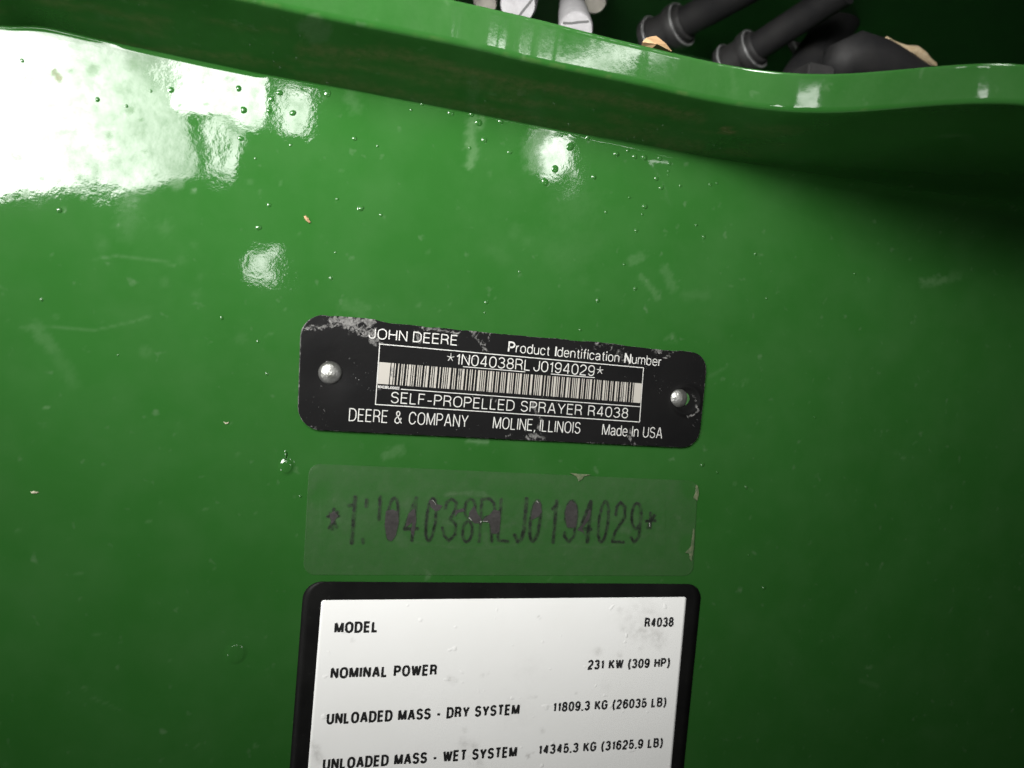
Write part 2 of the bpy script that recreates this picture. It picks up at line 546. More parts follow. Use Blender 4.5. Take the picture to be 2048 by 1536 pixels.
# ------------------------------------------------------------------ paint blisters and chips
def dome_mesh(name, seg=14, rings=6, flat=0.62, skirt=1.25):
    vs, fs = [(0, -flat, 0)], []
    prof = []
    for k in range(1, rings + 1):
        t = k / rings
        a = t * math.pi / 2
        prof.append((math.sin(a), flat * math.cos(a) * (1 - 0.0 * t)))
    prof[-1] = (1.0, flat * 0.05)
    prof.append((skirt, -0.02))
    for r_, h in prof:
        for j in range(seg):
            q = 2 * math.pi * j / seg
            vs.append((r_ * math.cos(q), -h, r_ * math.sin(q)))
    for j in range(seg):
        fs.append((0, 1 + (j + 1) % seg, 1 + j))
    for k in range(len(prof) - 1):
        for j in range(seg):
            a0, a1 = 1 + k * seg + j, 1 + k * seg + (j + 1) % seg
            fs.append((a0, a1, a1 + seg, a0 + seg))
    return mesh_from(name, vs, fs)

bl_me = dome_mesh('paint_blister', 14, 6, .52, 1.4)
bl_me.materials.append(MAT_PAINT)
bl_me.polygons.foreach_set('use_smooth', [True] * len(bl_me.polygons))
BL = [(655,187,8),(709,277,6),(755,292,4),(822,220,4),(844,208,4),(902,226,6),(957,245,8),(943,229,5),(969,280,6.5),(940,296,3.5),(1020,304,5),(1002,243,5),
(1140,293,7.5),(1160,268,5),(1176,274,6),(1110,338,8),(1090,364,8),(1188,354,5.5),(1233,308,5),(1256,301,4),(1270,313,6),(1289,315,6.5),(1124,272,3),(675,398,3),
(722,417,5.5),(762,430,4),(671,505,3),(1259,395,2.5),(1212,424,3),(1290,413,5),(1285,429,3),(1273,461,4.5),(1320,317,6.5),(1339,327,5.5),(1337,342,4),(1336,351,3),
(1313,357,5.5),(1323,375,5.5),(1361,371,4),(1421,369,4),(1434,366,3),(1393,450,3),(1408,474,4),(1271,577,3.5),(1196,601,4.5),(973,605,4.5),(1039,544,3),(970,626,2.5),
(1304,298,5),(1249,529,2.5),(559,186,6),(543,198,6),(538,222,5),(586,226,6.5),(482,277,6),(581,290,4),(511,317,4),(538,410,5),(517,455,6.5),(477,177,5),(487,220,6),
(44,121,3),(195,199,3.5),(342,180,4.5),(302,182,2.5),(253,212,2.5),(118,420,6),(662,557,3.5),(443,636,4),(516,683,2.5),(534,748,3),(601,993,2.5),(1405,930,4),
(1435,945,3),(1492,975,3.5),(1497,1110,3),(1528,1176,4),(1630,835,3),(1161,660,3.5),(971,98.5,0),(1511,508,3.5),(1710,548,3.5),(1533,597,2.5),(83,600,2.5),(236,710,3),(1143,300,0)]
for px, py, r in BL:
    if r <= 0:
        continue
    o = link_mesh('paint_blister', bl_me)
    X, Z = plane_pt(px, py)
    dist = (Vector((X, 1, Z)) * S).length
    q = 0.86 * r * dist / F
    o.location = W(X, Z, 0.0)
    o.scale = (q * random.uniform(.85, 1.1), q * random.uniform(.5, .95), q * random.uniform(.85, 1.3))
    o.rotation_euler = (0, random.uniform(0, 6), 0)
    o.parent = panel
    o.matrix_parent_inverse = panel.matrix_world.inverted()
drip_me = dome_mesh('paint_drip', 24, 8, 0.16, 1.6)
drip_me.materials.append(MAT_PAINT)
drip_me.polygons.foreach_set('use_smooth', [True] * len(drip_me.polygons))
for px, py, rx, rz, h in [(472, 1308, 15, 17, 9), (573, 933, 11, 13, 12), (571, 912, 2.6, 7, 16), (1500, 1540, 0, 0, 0)]:
    if rx <= 0:
        continue
    o = link_mesh('paint_drip', drip_me)
    X, Z = plane_pt(px, py)
    q = (Vector((X, 1, Z)) * S).length / F
    o.location = W(X, Z, 0)
    o.scale = (rx * q, h * q, rz * q)
    o.parent = panel
    o.matrix_parent_inverse = panel.matrix_world.inverted()

def flake(name, pts, p0, thick, mat, parent=None):
    """small irregular chip lying on a surface, outline in photo pixels"""
    n = len(pts)
    front = [at(x, y, p0 + thick * (0.8 + 0.5 * random.random())) for x, y in pts]
    cxp, cyp = sum(x for x, _ in pts) / n, sum(y for _, y in pts) / n
    back = [at(x, y, p0) for x, y in pts]
    vs = front + back + [at(cxp, cyp, p0 + thick * 1.6)]
    fs = [(i, (i + 1) % n, 2 * n) for i in range(n)]
    fs += [((i + 1) % n, i, n + i, n + (i + 1) % n) for i in range(n)]
    o = link_mesh(name, mesh_from(name, vs, fs), mat, parent)
    return o

MAT_TAN = plain('dry_plant_matter', (0.34, 0.22, 0.12), 0.75, 0, 900, (0.22, 0.13, 0.06))
MAT_STRAW = plain('pale_straw', (0.33, 0.27, 0.18), 0.8, 0, 700, (0.24, 0.17, 0.09))
MAT_CREAM = plain('cream_primer', (0.42, 0.40, 0.28), 0.6, 0, 900)
o = flake('chaff_flake', [(607, 433), (611, 431), (617, 437), (621, 444), (618, 446), (612, 441)], 0.0, .0025, MAT_TAN)
tag(o, 'tiny brown chaff flake stuck to the open green paint above the plate', 'chaff')
o = flake('chaff_flake', [(60, 984), (68, 982), (78, 984.5), (72, 987), (64, 987)], 0.0, .002, MAT_CREAM)
tag(o, 'tiny pale sliver stuck to the green paint beside the clear film label', 'chaff')
flake('paint_chip', [(447, 843), (452, 846), (458, 843.5), (455, 848), (450, 847.5)], 0.0, .0012, MAT_CREAM, panel)

# ------------------------------------------------------------------ stroke lettering
def arc(cx, cy, rx, ry, a0, a1, n=12):
    return [(cx + rx * math.cos(math.radians(a0 + (a1 - a0) * i / n)), cy + ry * math.sin(math.radians(a0 + (a1 - a0) * i / n))) for i in range(n + 1)]

def oval(w, ry=.36, x=0):
    r = w / 2
    return arc(x + r, 1 - ry, r, ry, 0, 180) + arc(x + r, ry, r, ry, 180, 360) + [(x + w, 1 - ry)]

def small_oval(w, h=.70, x=0, y=0, ry=.26):
    r = w / 2
    return arc(x + r, y + h - ry, r, ry, 0, 180) + arc(x + r, y + ry, r, ry, 180, 360) + [(x + w, y + h - ry)]

G = {
 'A': (.66, [[(0, -.03), (.31, 1.03)], [(.35, 1.03), (.66, -.03)], [(.10, .30), (.56, .30)]]),
 'B': (.58, [[(0, 0), (0, 1), (.32, 1)] + arc(.32, .765, .22, .235, 90, -90) + [(0, .53)], [(.30, .53)] + arc(.32, .265, .26, .265, 90, -90) + [(0, 0)]]),
 'C': (.62, [arc(.31, .64, .31, .36, 15, 180) + arc(.31, .36, .31, .36, 180, 345)]),
 'D': (.62, [[(0, 0), (0, 1), (.26, 1)] + arc(.26, .62, .36, .38, 90, 0) + arc(.26, .38, .36, .38, 0, -90) + [(0, 0)]]),
 'E': (.50, [[(.50, 1), (0, 1), (0, 0), (.50, 0)], [(0, .53), (.46, .53)]]),
 'F': (.48, [[(.48, 1), (0, 1), (0, 0)], [(0, .51), (.42, .51)]]),
 'G': (.64, [arc(.31, .64, .31, .36, 20, 180) + arc(.31, .36, .31, .36, 180, 360) + [(.62, .48), (.36, .48)]]),
 'H': (.60, [[(0, 0), (0, 1)], [(.60, 0), (.60, 1)], [(0, .53), (.60, .53)]]),
 'I': (.0, [[(0, 0), (0, 1)]]),
 'J': (.46, [[(.46, 1), (.46, .28)] + arc(.23, .26, .23, .26, 0, -180) + [(0, .34)]]),
 'K': (.60, [[(0, 0), (0, 1)], [(.57, 1), (.02, .38)], [(.20, .57), (.62, 0)]]),
 'L': (.46, [[(0, 1), (0, 0), (.46, 0)]]),
 'M': (.76, [[(0, 0), (0, 1)], [(.76, 1), (.76, 0)], [(.02, 1.02), (.38, .02)], [(.74, 1.02), (.38, .02)]]),
 'N': (.60, [[(0, 0), (0, 1)], [(.60, 0), (.60, 1)], [(-.01, 1.04), (.61, -.04)]]),
 'O': (.66, [oval(.66)]),
 'P': (.56, [[(0, 0), (0, 1), (.30, 1)] + arc(.30, .735, .26, .265, 90, -90) + [(0, .47)]]),
 'R': (.58, [[(0, 0), (0, 1), (.30, 1)] + arc(.30, .745, .25, .255, 90, -90) + [(0, .49)], [(.30, .49), (.48, .42), (.53, .25), (.56, 0)]]),
 'S': (.56, [arc(.28, .755, .26, .245, 15, 180, 10) + arc(.28, .735, .26, .21, 180, 255, 5) + arc(.28, .27, .28, .26, 80, 0, 6) + arc(.28, .27, .28, .27, 0, -165, 10)]),
 'T': (.56, [[(0, 1), (.56, 1)], [(.28, 1), (.28, 0)]]),
 'U': (.58, [[(0, 1), (0, .30)] + arc(.29, .30, .29, .30, 180, 360) + [(.58, 1)]]),
 'W': (.90, [[(0, 1.03), (.21, -.03)], [(.24, -.03), (.45, 1.0)], [(.45, 1.0), (.66, -.03)], [(.69, -.03), (.90, 1.03)]]),
 'Y': (.62, [[(0, 1), (.31, .42), (.62, 1)], [(.31, .44), (.31, 0)]]),
 '0': (.54, [oval(.54)]),
 '1': (.24, [[(.20, 0), (.20, 1)], [(0, .77), (.10, .80), (.20, .95)]]),
 '2': (.54, [arc(.27, .72, .26, .28, 170, -10) + [(.47, .52), (.06, .16), (0, 0), (.54, 0)]]),
 '3': (.54, [arc(.26, .755, .24, .245, 165, -90) + [(.20, .51)], [(.22, .51)] + arc(.26, .26, .28, .26, 90, -165)]),
 '4': (.56, [[(.42, 0), (.42, 1)], [(.40, 1.03), (.0, .26)], [(0, .26), (.56, .26)]]),
 '5': (.54, [[(.49, 1), (.09, 1), (.03, .47)] + arc(.26, .32, .28, .32, 140, -160)]),
 '6': (.54, [arc(.28, .70, .25, .30, 20, 180) + arc(.27, .32, .27, .32, 180, 360) + arc(.27, .32, .27, .30, 0, 175)]),
 '8': (.54, [arc(.27, .765, .23, .235, -90, 270, 22), arc(.27, .27, .27, .27, -90, 270, 22)]),
 '9': (.54, [arc(.26, .30, .25, .30, 200, 360) + arc(.27, .68, .27, .32, 0, 180) + arc(.27, .68, .27, .30, 180, 355)]),
 '*': (.60, [[(.30, .62), (.30, 1.0)], [(.30, .62), (.0, .70)], [(.30, .62), (.60, .70)], [(.30, .62), (.10, .27)], [(.30, .62), (.50, .27)]]),
 '&': (.66, [[(.66, 0), (.14, .72)] + arc(.28, .82, .16, .18, 200, -20) + [(.40, .68), (.12, .45)] + arc(.24, .23, .24, .23, 130, 320) + [(.56, .30), (.60, .46)]]),
 '-': (.34, [[(0, .38), (.34, .38)]]),
 ',': (.06, [[(.06, .06), (.05, -.06), (0, -.16)]]),
 '.': (.02, [[(.01, -.12), (.01, .08)]]),
 '(': (.20, [[(.20, 1.08), (.05, .78), (0, .42), (.05, .08), (.20, -.22)]]),
 ')': (.20, [[(0, 1.08), (.15, .78), (.20, .42), (.15, .08), (0, -.22)]]),
 'a': (.48, [arc(.23, .48, .22, .22, 160, 0) + [(.45, .12), (.48, 0)], [(.45, .40), (.20, .36)] + arc(.20, .18, .20, .18, 90, 290) + [(.45, .16)]]),
 'b': (.48, [[(0, 0), (0, 1)], small_oval(.48)]),
 'c': (.44, [arc(.23, .44, .23, .26, 20, 180) + arc(.23, .26, .23, .26, 180, 340)]),
 'd': (.48, [[(.48, 0), (.48, 1)], small_oval(.48)]),
 'e': (.48, [[(0, .37), (.48, .37)] + arc(.24, .44, .24, .26, 0, 180) + arc(.24, .26, .24, .26, 180, 335)]),
 'f': (.26, [[(.26, 1), (.18, .98), (.12, .88), (.12, 0)], [(0, .66), (.26, .66)]]),
 'i': (.0, [[(0, 0), (0, .70)], [(0, .86), (0, 1.03)]]),
 'm': (.76, [[(0, 0), (0, .70)], [(0, .48)] + arc(.19, .50, .19, .20, 160, 0) + [(.38, 0)], [(.38, .48)] + arc(.57, .50, .19, .20, 160, 0) + [(.76, 0)]]),
 'n': (.46, [[(0, 0), (0, .70)], [(0, .46)] + arc(.23, .46, .23, .24, 160, 0) + [(.46, 0)]]),
 'o': (.50, [small_oval(.50)]),
 'r': (.24, [[(0, 0), (0, .70)], [(0, .44), (.06, .60), (.16, .67), (.24, .67)]]),
 't': (.26, [[(.12, .90), (.12, .14), (.17, .02), (.26, 0)], [(0, .68), (.26, .68)]]),
 'u': (.46, [[(0, .70), (0, .24)] + arc(.23, .24, .23, .24, 180, 340) + [(.46, .24)], [(.46, .70), (.46, 0)]]),
}

def stroke_geo(pts, hw, y, vs, fs, to3):
    """ribbon with mitred joints along a 2d polyline in metres"""
    q = [np.array(pts[0], float)]
    for p in pts[1:]:
        if np.hypot(*(np.array(p) - q[-1])) > hw * 0.12:
            q.append(np.array(p, float))
    if len(q) < 2:
        return
    closed = np.hypot(*(q[0] - q[-1])) < hw * 0.6 and len(q) > 6
    if closed:
        q = q[:-1]
    n = len(q)
    base = len(vs)
    for i in range(n):
        a = q[i - 1] if (i > 0 or closed) else None
        c = q[(i + 1) % n] if (i < n - 1 or closed) else None
        d1 = (q[i] - a) / (np.hypot(*(q[i] - a)) + 1e-12) if a is not None else None
        d2 = (c - q[i]) / (np.hypot(*(c - q[i])) + 1e-12) if c is not None else None
        if d1 is None: d1 = d2
        if d2 is None: d2 = d1
        n1 = np.array([-d1[1], d1[0]]); n2 = np.array([-d2[1], d2[0]])
        m = n1 + n2
        l = np.hypot(*m)
        m = m / l if l > 1e-6 else n1
        k = min(1 / max(m @ n1, 0.30), 2.6)
        vs.append(to3(q[i] + m * hw * k, y)); vs.append(to3(q[i] - m * hw * k, y))
    for i in range(n if closed else n - 1):
        j = (i + 1) % n
        fs.append((base + 2 * i, base + 2 * i + 1, base + 2 * j + 1, base + 2 * j))

def text_line(text, A, B, cap_px, stroke_px, p, mat, parent, name='lettering', gap=.20, space=.34, bold='', small=None, italic=0.0):
    """text whose baseline runs between two photo pixels; cap height given in photo pixels"""
    a, bb = np.array(plane_pt(*A, p)), np.array(plane_pt(*B, p))
    mx, my = (A[0] + B[0]) / 2, (A[1] + B[1]) / 2
    t0, t1 = np.array(plane_pt(mx, my, p)), np.array(plane_pt(mx, my - cap_px, p))
    cap = (t1 - t0)[1]
    stroke = cap / cap_px * stroke_px
    u = (bb - a); L = np.hypot(*u); u = u / L
    up = np.array([-u[1], u[0]])
    tot, prev = 0.0, False
    lay = []
    for ch in text:
        if ch == ' ':
            tot += space; continue
        if ch == '|':
            tot += .14; continue
        w, st = G[ch]
        lay.append((ch, tot, w)); tot += w + gap
    tot -= gap
    h = cap - stroke
    sx = (L - stroke) / tot
    vs, fs = [], []
    def to3(v, y):
        q = a + u * (v[0] + stroke / 2) + up * (v[1] + stroke / 2)
        return (q[0] * S, -(p * S) - y, ZB + q[1] * S)
    for k, (ch, x, w) in enumerate(lay):
        hw = stroke / 2 * (1.75 if ch in bold else 1.0)
        hh = 1.0
        if small and ch not in bold:
            hh = small
        for j, st in enumerate(G[ch][1]):
            pts = [((x + qx) * sx + italic * qy * h, qy * h * hh) for qx, qy in st]
            hw_ = hw * .62 if ch == '*' else hw
            lo = (x * sx - hw_, (-.3 if ch in ',()' else 0) * h - hw_)
            hi = ((x + w) * sx + hw_, (1.1 if ch in '()' else 1) * h + hw_)
            cl = lambda v, y: to3((min(max(v[0], lo[0]), hi[0]), min(max(v[1], lo[1]), hi[1])), y)
            stroke_geo(pts, hw_, j * 6e-6 + (k % 2) * 2.5e-5, vs, fs, cl)
    return link_mesh(name, mesh_from(name, vs, fs), mat, parent)

def px_line(pts, width_px, p, mat, parent, name, closed=False):
    q = [np.array(plane_pt(x, y, p)) for x, y in pts]
    mx, my = pts[0]
    one = np.hypot(*(np.array(plane_pt(mx + 1, my, p)) - np.array(plane_pt(mx, my, p))))
    vs, fs = [], []
    to3 = lambda v, y: (v[0] * S, -p * S - y, ZB + v[1] * S)
    n = len(q)
    segs = [(q[i], q[(i + 1) % n]) for i in range(n if closed else n - 1)]
    for i, (s, e) in enumerate(segs):
        d = (e - s) / np.hypot(*(e - s)) * one * width_px / 2
        stroke_geo([s - d, e + d], one * width_px / 2, i * 6e-6, vs, fs, to3)
    return link_mesh(name, mesh_from(name, vs, fs), mat, parent)

# ------------------------------------------------------------------ rounded sheets
def rounded_sheet(corners_px, r, p, thick, nu, nv, top_fn=None, wob=0.0, bulge=None):
    """grid filling a rounded quad given by photo pixels TL, TR, BR, BL; returns verts, quads, px, py, border mask"""
    c = [np.array(plane_pt(x, y, p)) for x, y in corners_px]
    w = (np.hypot(*(c[1] - c[0])) + np.hypot(*(c[2] - c[3]))) / 2
    h = (np.hypot(*(c[3] - c[0])) + np.hypot(*(c[2] - c[1]))) / 2
    ca = np.linspace(0, math.pi / 2, 9)
    vv = np.concatenate([r * (1 - np.cos(ca)), np.linspace(r, h - r, nv)[1:-1], h - r * (1 - np.cos(ca[::-1]))])
    uu = np.linspace(0, 1, nu)
    Xg, Zg = np.zeros((len(vv), nu)), np.zeros((len(vv), nu))
    for i, v in enumerate(vv):
        e = min(v, h - v)
        ins = r - math.sqrt(max(r * r - (r - e) ** 2, 0)) if e < r else 0.0
        s = (ins + (w - 2 * ins) * uu) / w
        t = v / h
        q = ((1 - s)[:, None] * c[0] + s[:, None] * c[1]) * (1 - t) + ((1 - s)[:, None] * c[3] + s[:, None] * c[2]) * t
        Xg[i], Zg[i] = q[:, 0], q[:, 1]
    nr = len(vv)
    # border loop
    loop = [(0, j) for j in range(nu)] + [(i, nu - 1) for i in range(1, nr)] + [(nr - 1, j) for j in range(nu - 2, -1, -1)] + [(i, 0) for i in range(nr - 2, 0, -1)]
    if wob or top_fn:
        PXg, PYg = to_px(Xg, Zg, p)
        if top_fn:
            Zg = Zg + top_fn(PXg, PYg)
    P = np.full(Xg.shape, p + thick)
    if bulge is not None:
        PXg, PYg = to_px(Xg, Zg, p)
        P = P + bulge(PXg, PYg)
    V = np.stack([Xg * S, -P * S, ZB + Zg * S], -1).reshape(-1, 3)
    quads = grid_faces(nr, nu)[:, ::-1]
    ids = np.array([i * nu + j for i, j in loop])
    n0 = len(V)
    rim = V[ids].copy(); rim[:, 1] = -p * S
    m = len(ids)
    k = np.arange(m)
    side = np.stack([ids[k], ids[(k + 1) % m], n0 + (k + 1) % m, n0 + k], -1)
    V = np.vstack([V, rim])
    quads = np.vstack([quads, side])
    PXg, PYg = to_px(Xg, Zg, p)
    PXa = np.concatenate([PXg.ravel(), PXg.ravel()[ids]]); PYa = np.concatenate([PYg.ravel(), PYg.ravel()[ids]])
    border = np.zeros(len(V)); border[n0:] = 1; border[ids] = 1
    return V, quads, PXa, PYa, border

# ------------------------------------------------------------------ identification plate
plate = thing('identification_plate', 'black metal identification plate with rivets, barcode and silver lettering, scuffed along its top edge', 'nameplate', at(1000, 880))
PT = 0.0065
def plate_top(px, py):
    # the upper edge is nicked and a little wavy
    ytop = 628 + (px - 603) * 0.0967
    k = np.clip(1 - (py - ytop) / 26, 0, 1)
    e = np.interp(px, [600, 640, 700, 745, 752, 775, 830, 900, 960, 1100, 1200, 1300, 1345, 1360, 1420], [0, 1.5, 2.5, 3.2, 1.2, -1.2, -1.8, -1.0, -1.6, -.6, .4, -1.5, -2.4, -.6, 0])
    e = e + (fbm(px * .05, px * 0 + 1, 33) - .5) * 3
    return k * e * 0.00062
def plate_bulge(px, py):
    d = np.hypot(px - 1368, (py - 800) * 1.0)
    b_ = 0.0011 * np.exp(-((d - 27) / 5) ** 2)
    d2 = np.hypot(px - 660, py - 746)
    b_ = b_ - 0.0018 * np.exp(-(d2 / 45) ** 2) * (d2 > 0)
    b_ = b_ + 0.0010 * (fbm(px * .008, py * .008, 90) - .5)
    return b_
V, Q, PXa, PYa, border = rounded_sheet([(602, 628), (1411, 706), (1392, 895), (594, 857)], 0.0255, 0.001, PT, 420, 110, plate_top, bulge=plate_bulge)
me = fast_mesh('plate_body', V, Q)
wear_strokes = [
    ([(612, 656), (640, 654), (655, 652), (675, 648)], 6, .6, 1.2), ([(665, 640), (700, 640), (745, 645)], 8, .68, 1.2), ([(690, 648), (715, 658), (735, 668), (752, 680)], 10, .72, 1.2),
    ([(725, 655), (745, 660)], 8, .6, 1.2), ([(740, 684), (756, 686)], 4, .6, 1.2), ([(655, 655), (668, 650)], 4, .6, 1.2),
    ([(833, 668), (836, 680), (838, 686)], 5, .75, 1.2), ([(842, 652), (850, 660)], 5, .6, 1.4), ([(850, 655), (880, 660), (915, 666)], 3.5, .55, 1.5), ([(907, 670), (918, 664)], 3, .6, 1.2),
    ([(938, 660), (950, 675), (962, 690), (972, 700)], 5, .62, 1.4), ([(945, 660), (975, 665)], 4, .55, 1.4), ([(975, 665), (976, 685)], 3, .55, 1.4),
    ([(1190, 690), (1240, 697)], 9, .42, 1.8), ([(1235, 712), (1250, 722)], 11, .45, 1.8), ([(1305, 706), (1340, 697)], 3, .6, 1.3), ([(1325, 716), (1343, 704)], 3, .6, 1.3), ([(1300, 697), (1350, 696)], 4, .55, 1.5),
    ([(1063, 810), (1070, 825), (1080, 838), (1074, 855)], 6, .55, 1.3), ([(1055, 872), (1085, 874)], 6, .62, 1.3), ([(1012, 872), (1020, 870)], 4, .55, 1.3),
    ([(1256, 862), (1258, 885)], 5, .58, 1.3), ([(1245, 885), (1270, 888)], 4, .5, 1.3), ([(640, 862), (720, 866)], 2.5, .5, 1.6), ([(620, 850), (635, 860)], 4, .5, 1.4),
    ([(1388, 810), (1391, 820), (1383, 828), (1370, 832)], 2.5, .6, 1.3), ([(1380, 788), (1386, 800)], 2.2, .5, 1.4), ([(1170, 885), (1200, 888)], 3, .5, 1.4),
    ([(648, 718), (654, 726)], 3, .5, 1.3), ([(640, 770), (648, 778)], 4, .35, 1.6), ([(930, 715), (945, 718)], 4, .35, 1.6), ([(890, 750), (900, 760)], 5, .35, 1.6), ([(975, 795), (985, 800)], 5, .4, 1.6),
]
wear = brush(PXa, PYa, wear_strokes, 21, .5, .12)
wear = np.maximum(wear, border * (0.40 + 0.5 * fbm(PXa * .05, PYa * .05, 28)))
float_attr(me, 'wear', wear)
body = link_mesh('plate_body', me, MAT_PLATE, plate)

PL = 0.001 + PT + 0.0012
LET = [
 ("JOHN DEERE", (737, 677), (914.5, 691.5), 21.5, 2.25, dict(gap=.23, space=.32)),
 ("Product Identification Number", (1016, 704), (1322, 733), 20.5, 1.85, dict(gap=.22, space=.46, bold='PIN')),
 ("*1N04038RL|J0194029*", (892, 727.8), (1206, 754.2), 22.5, 2.1, dict(gap=.22)),
 ("SELF-PROPELLED SPRAYER R4038", (781, 806), (1255.5, 837), 22, 2.05, dict(gap=.24, space=.40)),
 ("DEERE & COMPANY", (697, 842), (935.5, 855), 25.5, 2.05, dict(gap=.24, space=.52)),
 ("MOLINE, ILLINOIS", (985, 857.2), (1160, 867.8), 24, 2.0, dict(gap=.25, space=.34)),
 ("Made In USA", (1203.5, 870), (1324, 877.4), 22.5, 1.95, dict(gap=.22, space=.42)),
 ("1N04038RLJ0194029", (755, 776.2), (798.5, 779.6), 6, .9, dict(gap=.2)),
]
for s, A, B, cap, sw, kw in LET:
    o = text_line(s, A, B, cap, sw, PL, MAT_SILVER, plate, **kw)
px_line([(759.5, 688), (1287, 735.6), (1279, 844), (750.8, 808.8)], 1.9, PL, MAT_SILVER, plate, 'frame_line', True)
px_line([(802.5, 778.4), (1279.5, 813.4)], 1.7, PL - .0002, MAT_SILVER, plate, 'frame_line')
px_line([(926.5, 733.3), (1050, 743.7)], 1.5, PL + .0002, MAT_SILVER, plate, 'underline')
px_line([(1102.5, 748), (1188.8, 755.2)], 1.5, PL + .0002, MAT_SILVER, plate, 'underline')

C39 = {'0': 'nnnwwnwnn', '1': 'wnnwnnnnw', '2': 'nnwwnnnnw', '3': 'wnwwnnnnn', '4': 'nnnwwnnnw', '8': 'wnnwnnwnn', '9': 'nnwwnnwnn',
       'N': 'nnnnwnnww', 'R': 'wnnnnnwwn', 'L': 'nnwnnnnww', 'J': 'nnnnwwwnn', '*': 'nwnnwnwnn'}
seq = []
for ch in '*1N04038RLJ0194029*':
    for i, e in enumerate(C39[ch]):
        seq.append((i % 2 == 0, 2.3 if e == 'w' else 1.0))
    seq.append((False, 1.0))
seq = seq[:-1]
tot = sum(w for _, w in seq)
bq = [np.array(plane_pt(x, y, PL)) for x, y in [(758.5, 724), (1284, 767), (1280.8, 806), (754.3, 767.3)]]
vs, fs = [], []
def bar(u0, u1):
    k = len(vs)
    for u, t in ((u0, 0), (u1, 0), (u1, 1), (u0, 1)):
        q = (bq[0] * (1 - u) + bq[1] * u) * (1 - t) + (bq[3] * (1 - u) + bq[2] * u) * t
        vs.append((q[0] * S, -(PL - .0003) * S, ZB + q[1] * S))
    fs.append((k + 3, k + 2, k + 1, k))
ua, ub = 21 / 526, 510 / 526
bar(0, ua)
x = 0
for black, w in seq:
    if not black:
        bar(ua + (ub - ua) * x / tot, ua + (ub - ua) * (x + w) / tot)
    x += w
bar(ub, 1)
link_mesh('barcode', mesh_from('barcode', vs, fs), MAT_BAR, plate)

MAT_RIVET = plain('rivet_aluminium', (0.42, 0.42, 0.41), 0.38, 0.85, 420, (0.20, 0.20, 0.18), (420, .5, .0008))
riv = dome_mesh('rivet', 28, 10, 0.52, 1.02)
riv.materials.append(MAT_RIVET)
riv.polygons.foreach_set('use_smooth', [True] * len(riv.polygons))
for px, py, r in [(660.5, 745.5, 22), (1357, 796, 18.5)]:
    o = link_mesh('rivet', riv)
    pp = 0.001 + PT - .0012
    X, Z = plane_pt(px, py, pp)
    q = (Vector((X, 1 - pp, Z)) * S).length / F
    o.location = W(X, Z, pp)
    o.scale = (r * q * 1.03, r * q * .95, r * q)
    o.parent = plate
    o.matrix_parent_inverse = plate.matrix_world.inverted()
# oversize hole beside the small rivet shows the green paint below
o = flake('rivet_hole', [(1373, 785), (1378, 791), (1379, 799), (1376, 806), (1370, 811), (1374, 802), (1375, 793)], 0.001 + PT + .0004, .0004, plain('green_paint_in_hole', (0.03, 0.09, 0.025), .3), plate)

# ------------------------------------------------------------------ clear film label with the stamped number
film = thing('film_label', 'clear film label with faded, broken dark serial characters under the metal plate', 'label', at(1000, 1148))
def film_material():
    t = NT('cloudy_clear_film')
    hz, mk, rs = t.attr('haze'), t.attr('mark'), t.attr('residue')
    base = t.mix(t.ramp(t.noise(240, 4), .3, .7), (0.046, 0.106, 0.038), (0.066, 0.118, 0.054))
    fz = t.ramp(t.noise(520, 5, .7), .28, .55, .4, 1.0)
    mark = t.math('MULTIPLY', mk, fz, clamp=True)
    res = t.ramp(t.math('ADD', rs, t.math('MULTIPLY', t.math('SUBTRACT', t.noise(600, 4, .65), .5), .5)), .38, .62)
    c = t.mix(mark, base, (0.0030, 0.0068, 0.0026))
    c = t.mix(res, c, t.mix(t.ramp(t.noise(900, 4, .7), .3, .7), (0.019, 0.0172, 0.0168), (0.032, 0.029, 0.028)))
    t.set(Base_Color=c, Roughness=0.42, Normal=t.bump(t.noise(420, 4, .6), .25, .0004))
    a = t.math('ADD', 0.10, t.math('MULTIPLY', hz, t.ramp(t.noise(380, 5, .65), .25, .75, .35, 1.15)), clamp=True)
    a = t.math('MAXIMUM', a, t.math('MULTIPLY', mark, .9))
    a = t.math('MAXIMUM', a, t.math('MULTIPLY', res, .93))
    t.val(t.b.inputs['Alpha'], a)
    return t.m
def F6(x, y): return (840 + x / 7.877, 960 + y / 7.877)
def F7(x, y): return (1080 + x / 6.024, 960 + y / 6.024)
def F3(x, y): return (580 + x / 4.876, 900 + y / 4.876)
def ell(f, cx, cy, rx, ry, slant=0, a0=0, a1=360, n=22):
    out = []
    for i in range(n + 1):
        a = math.radians(a0 + (a1 - a0) * i / n)
        yy = -math.sin(a) * ry
        out.append(f(cx + math.cos(a) * rx - slant * yy, cy + yy))
    return out
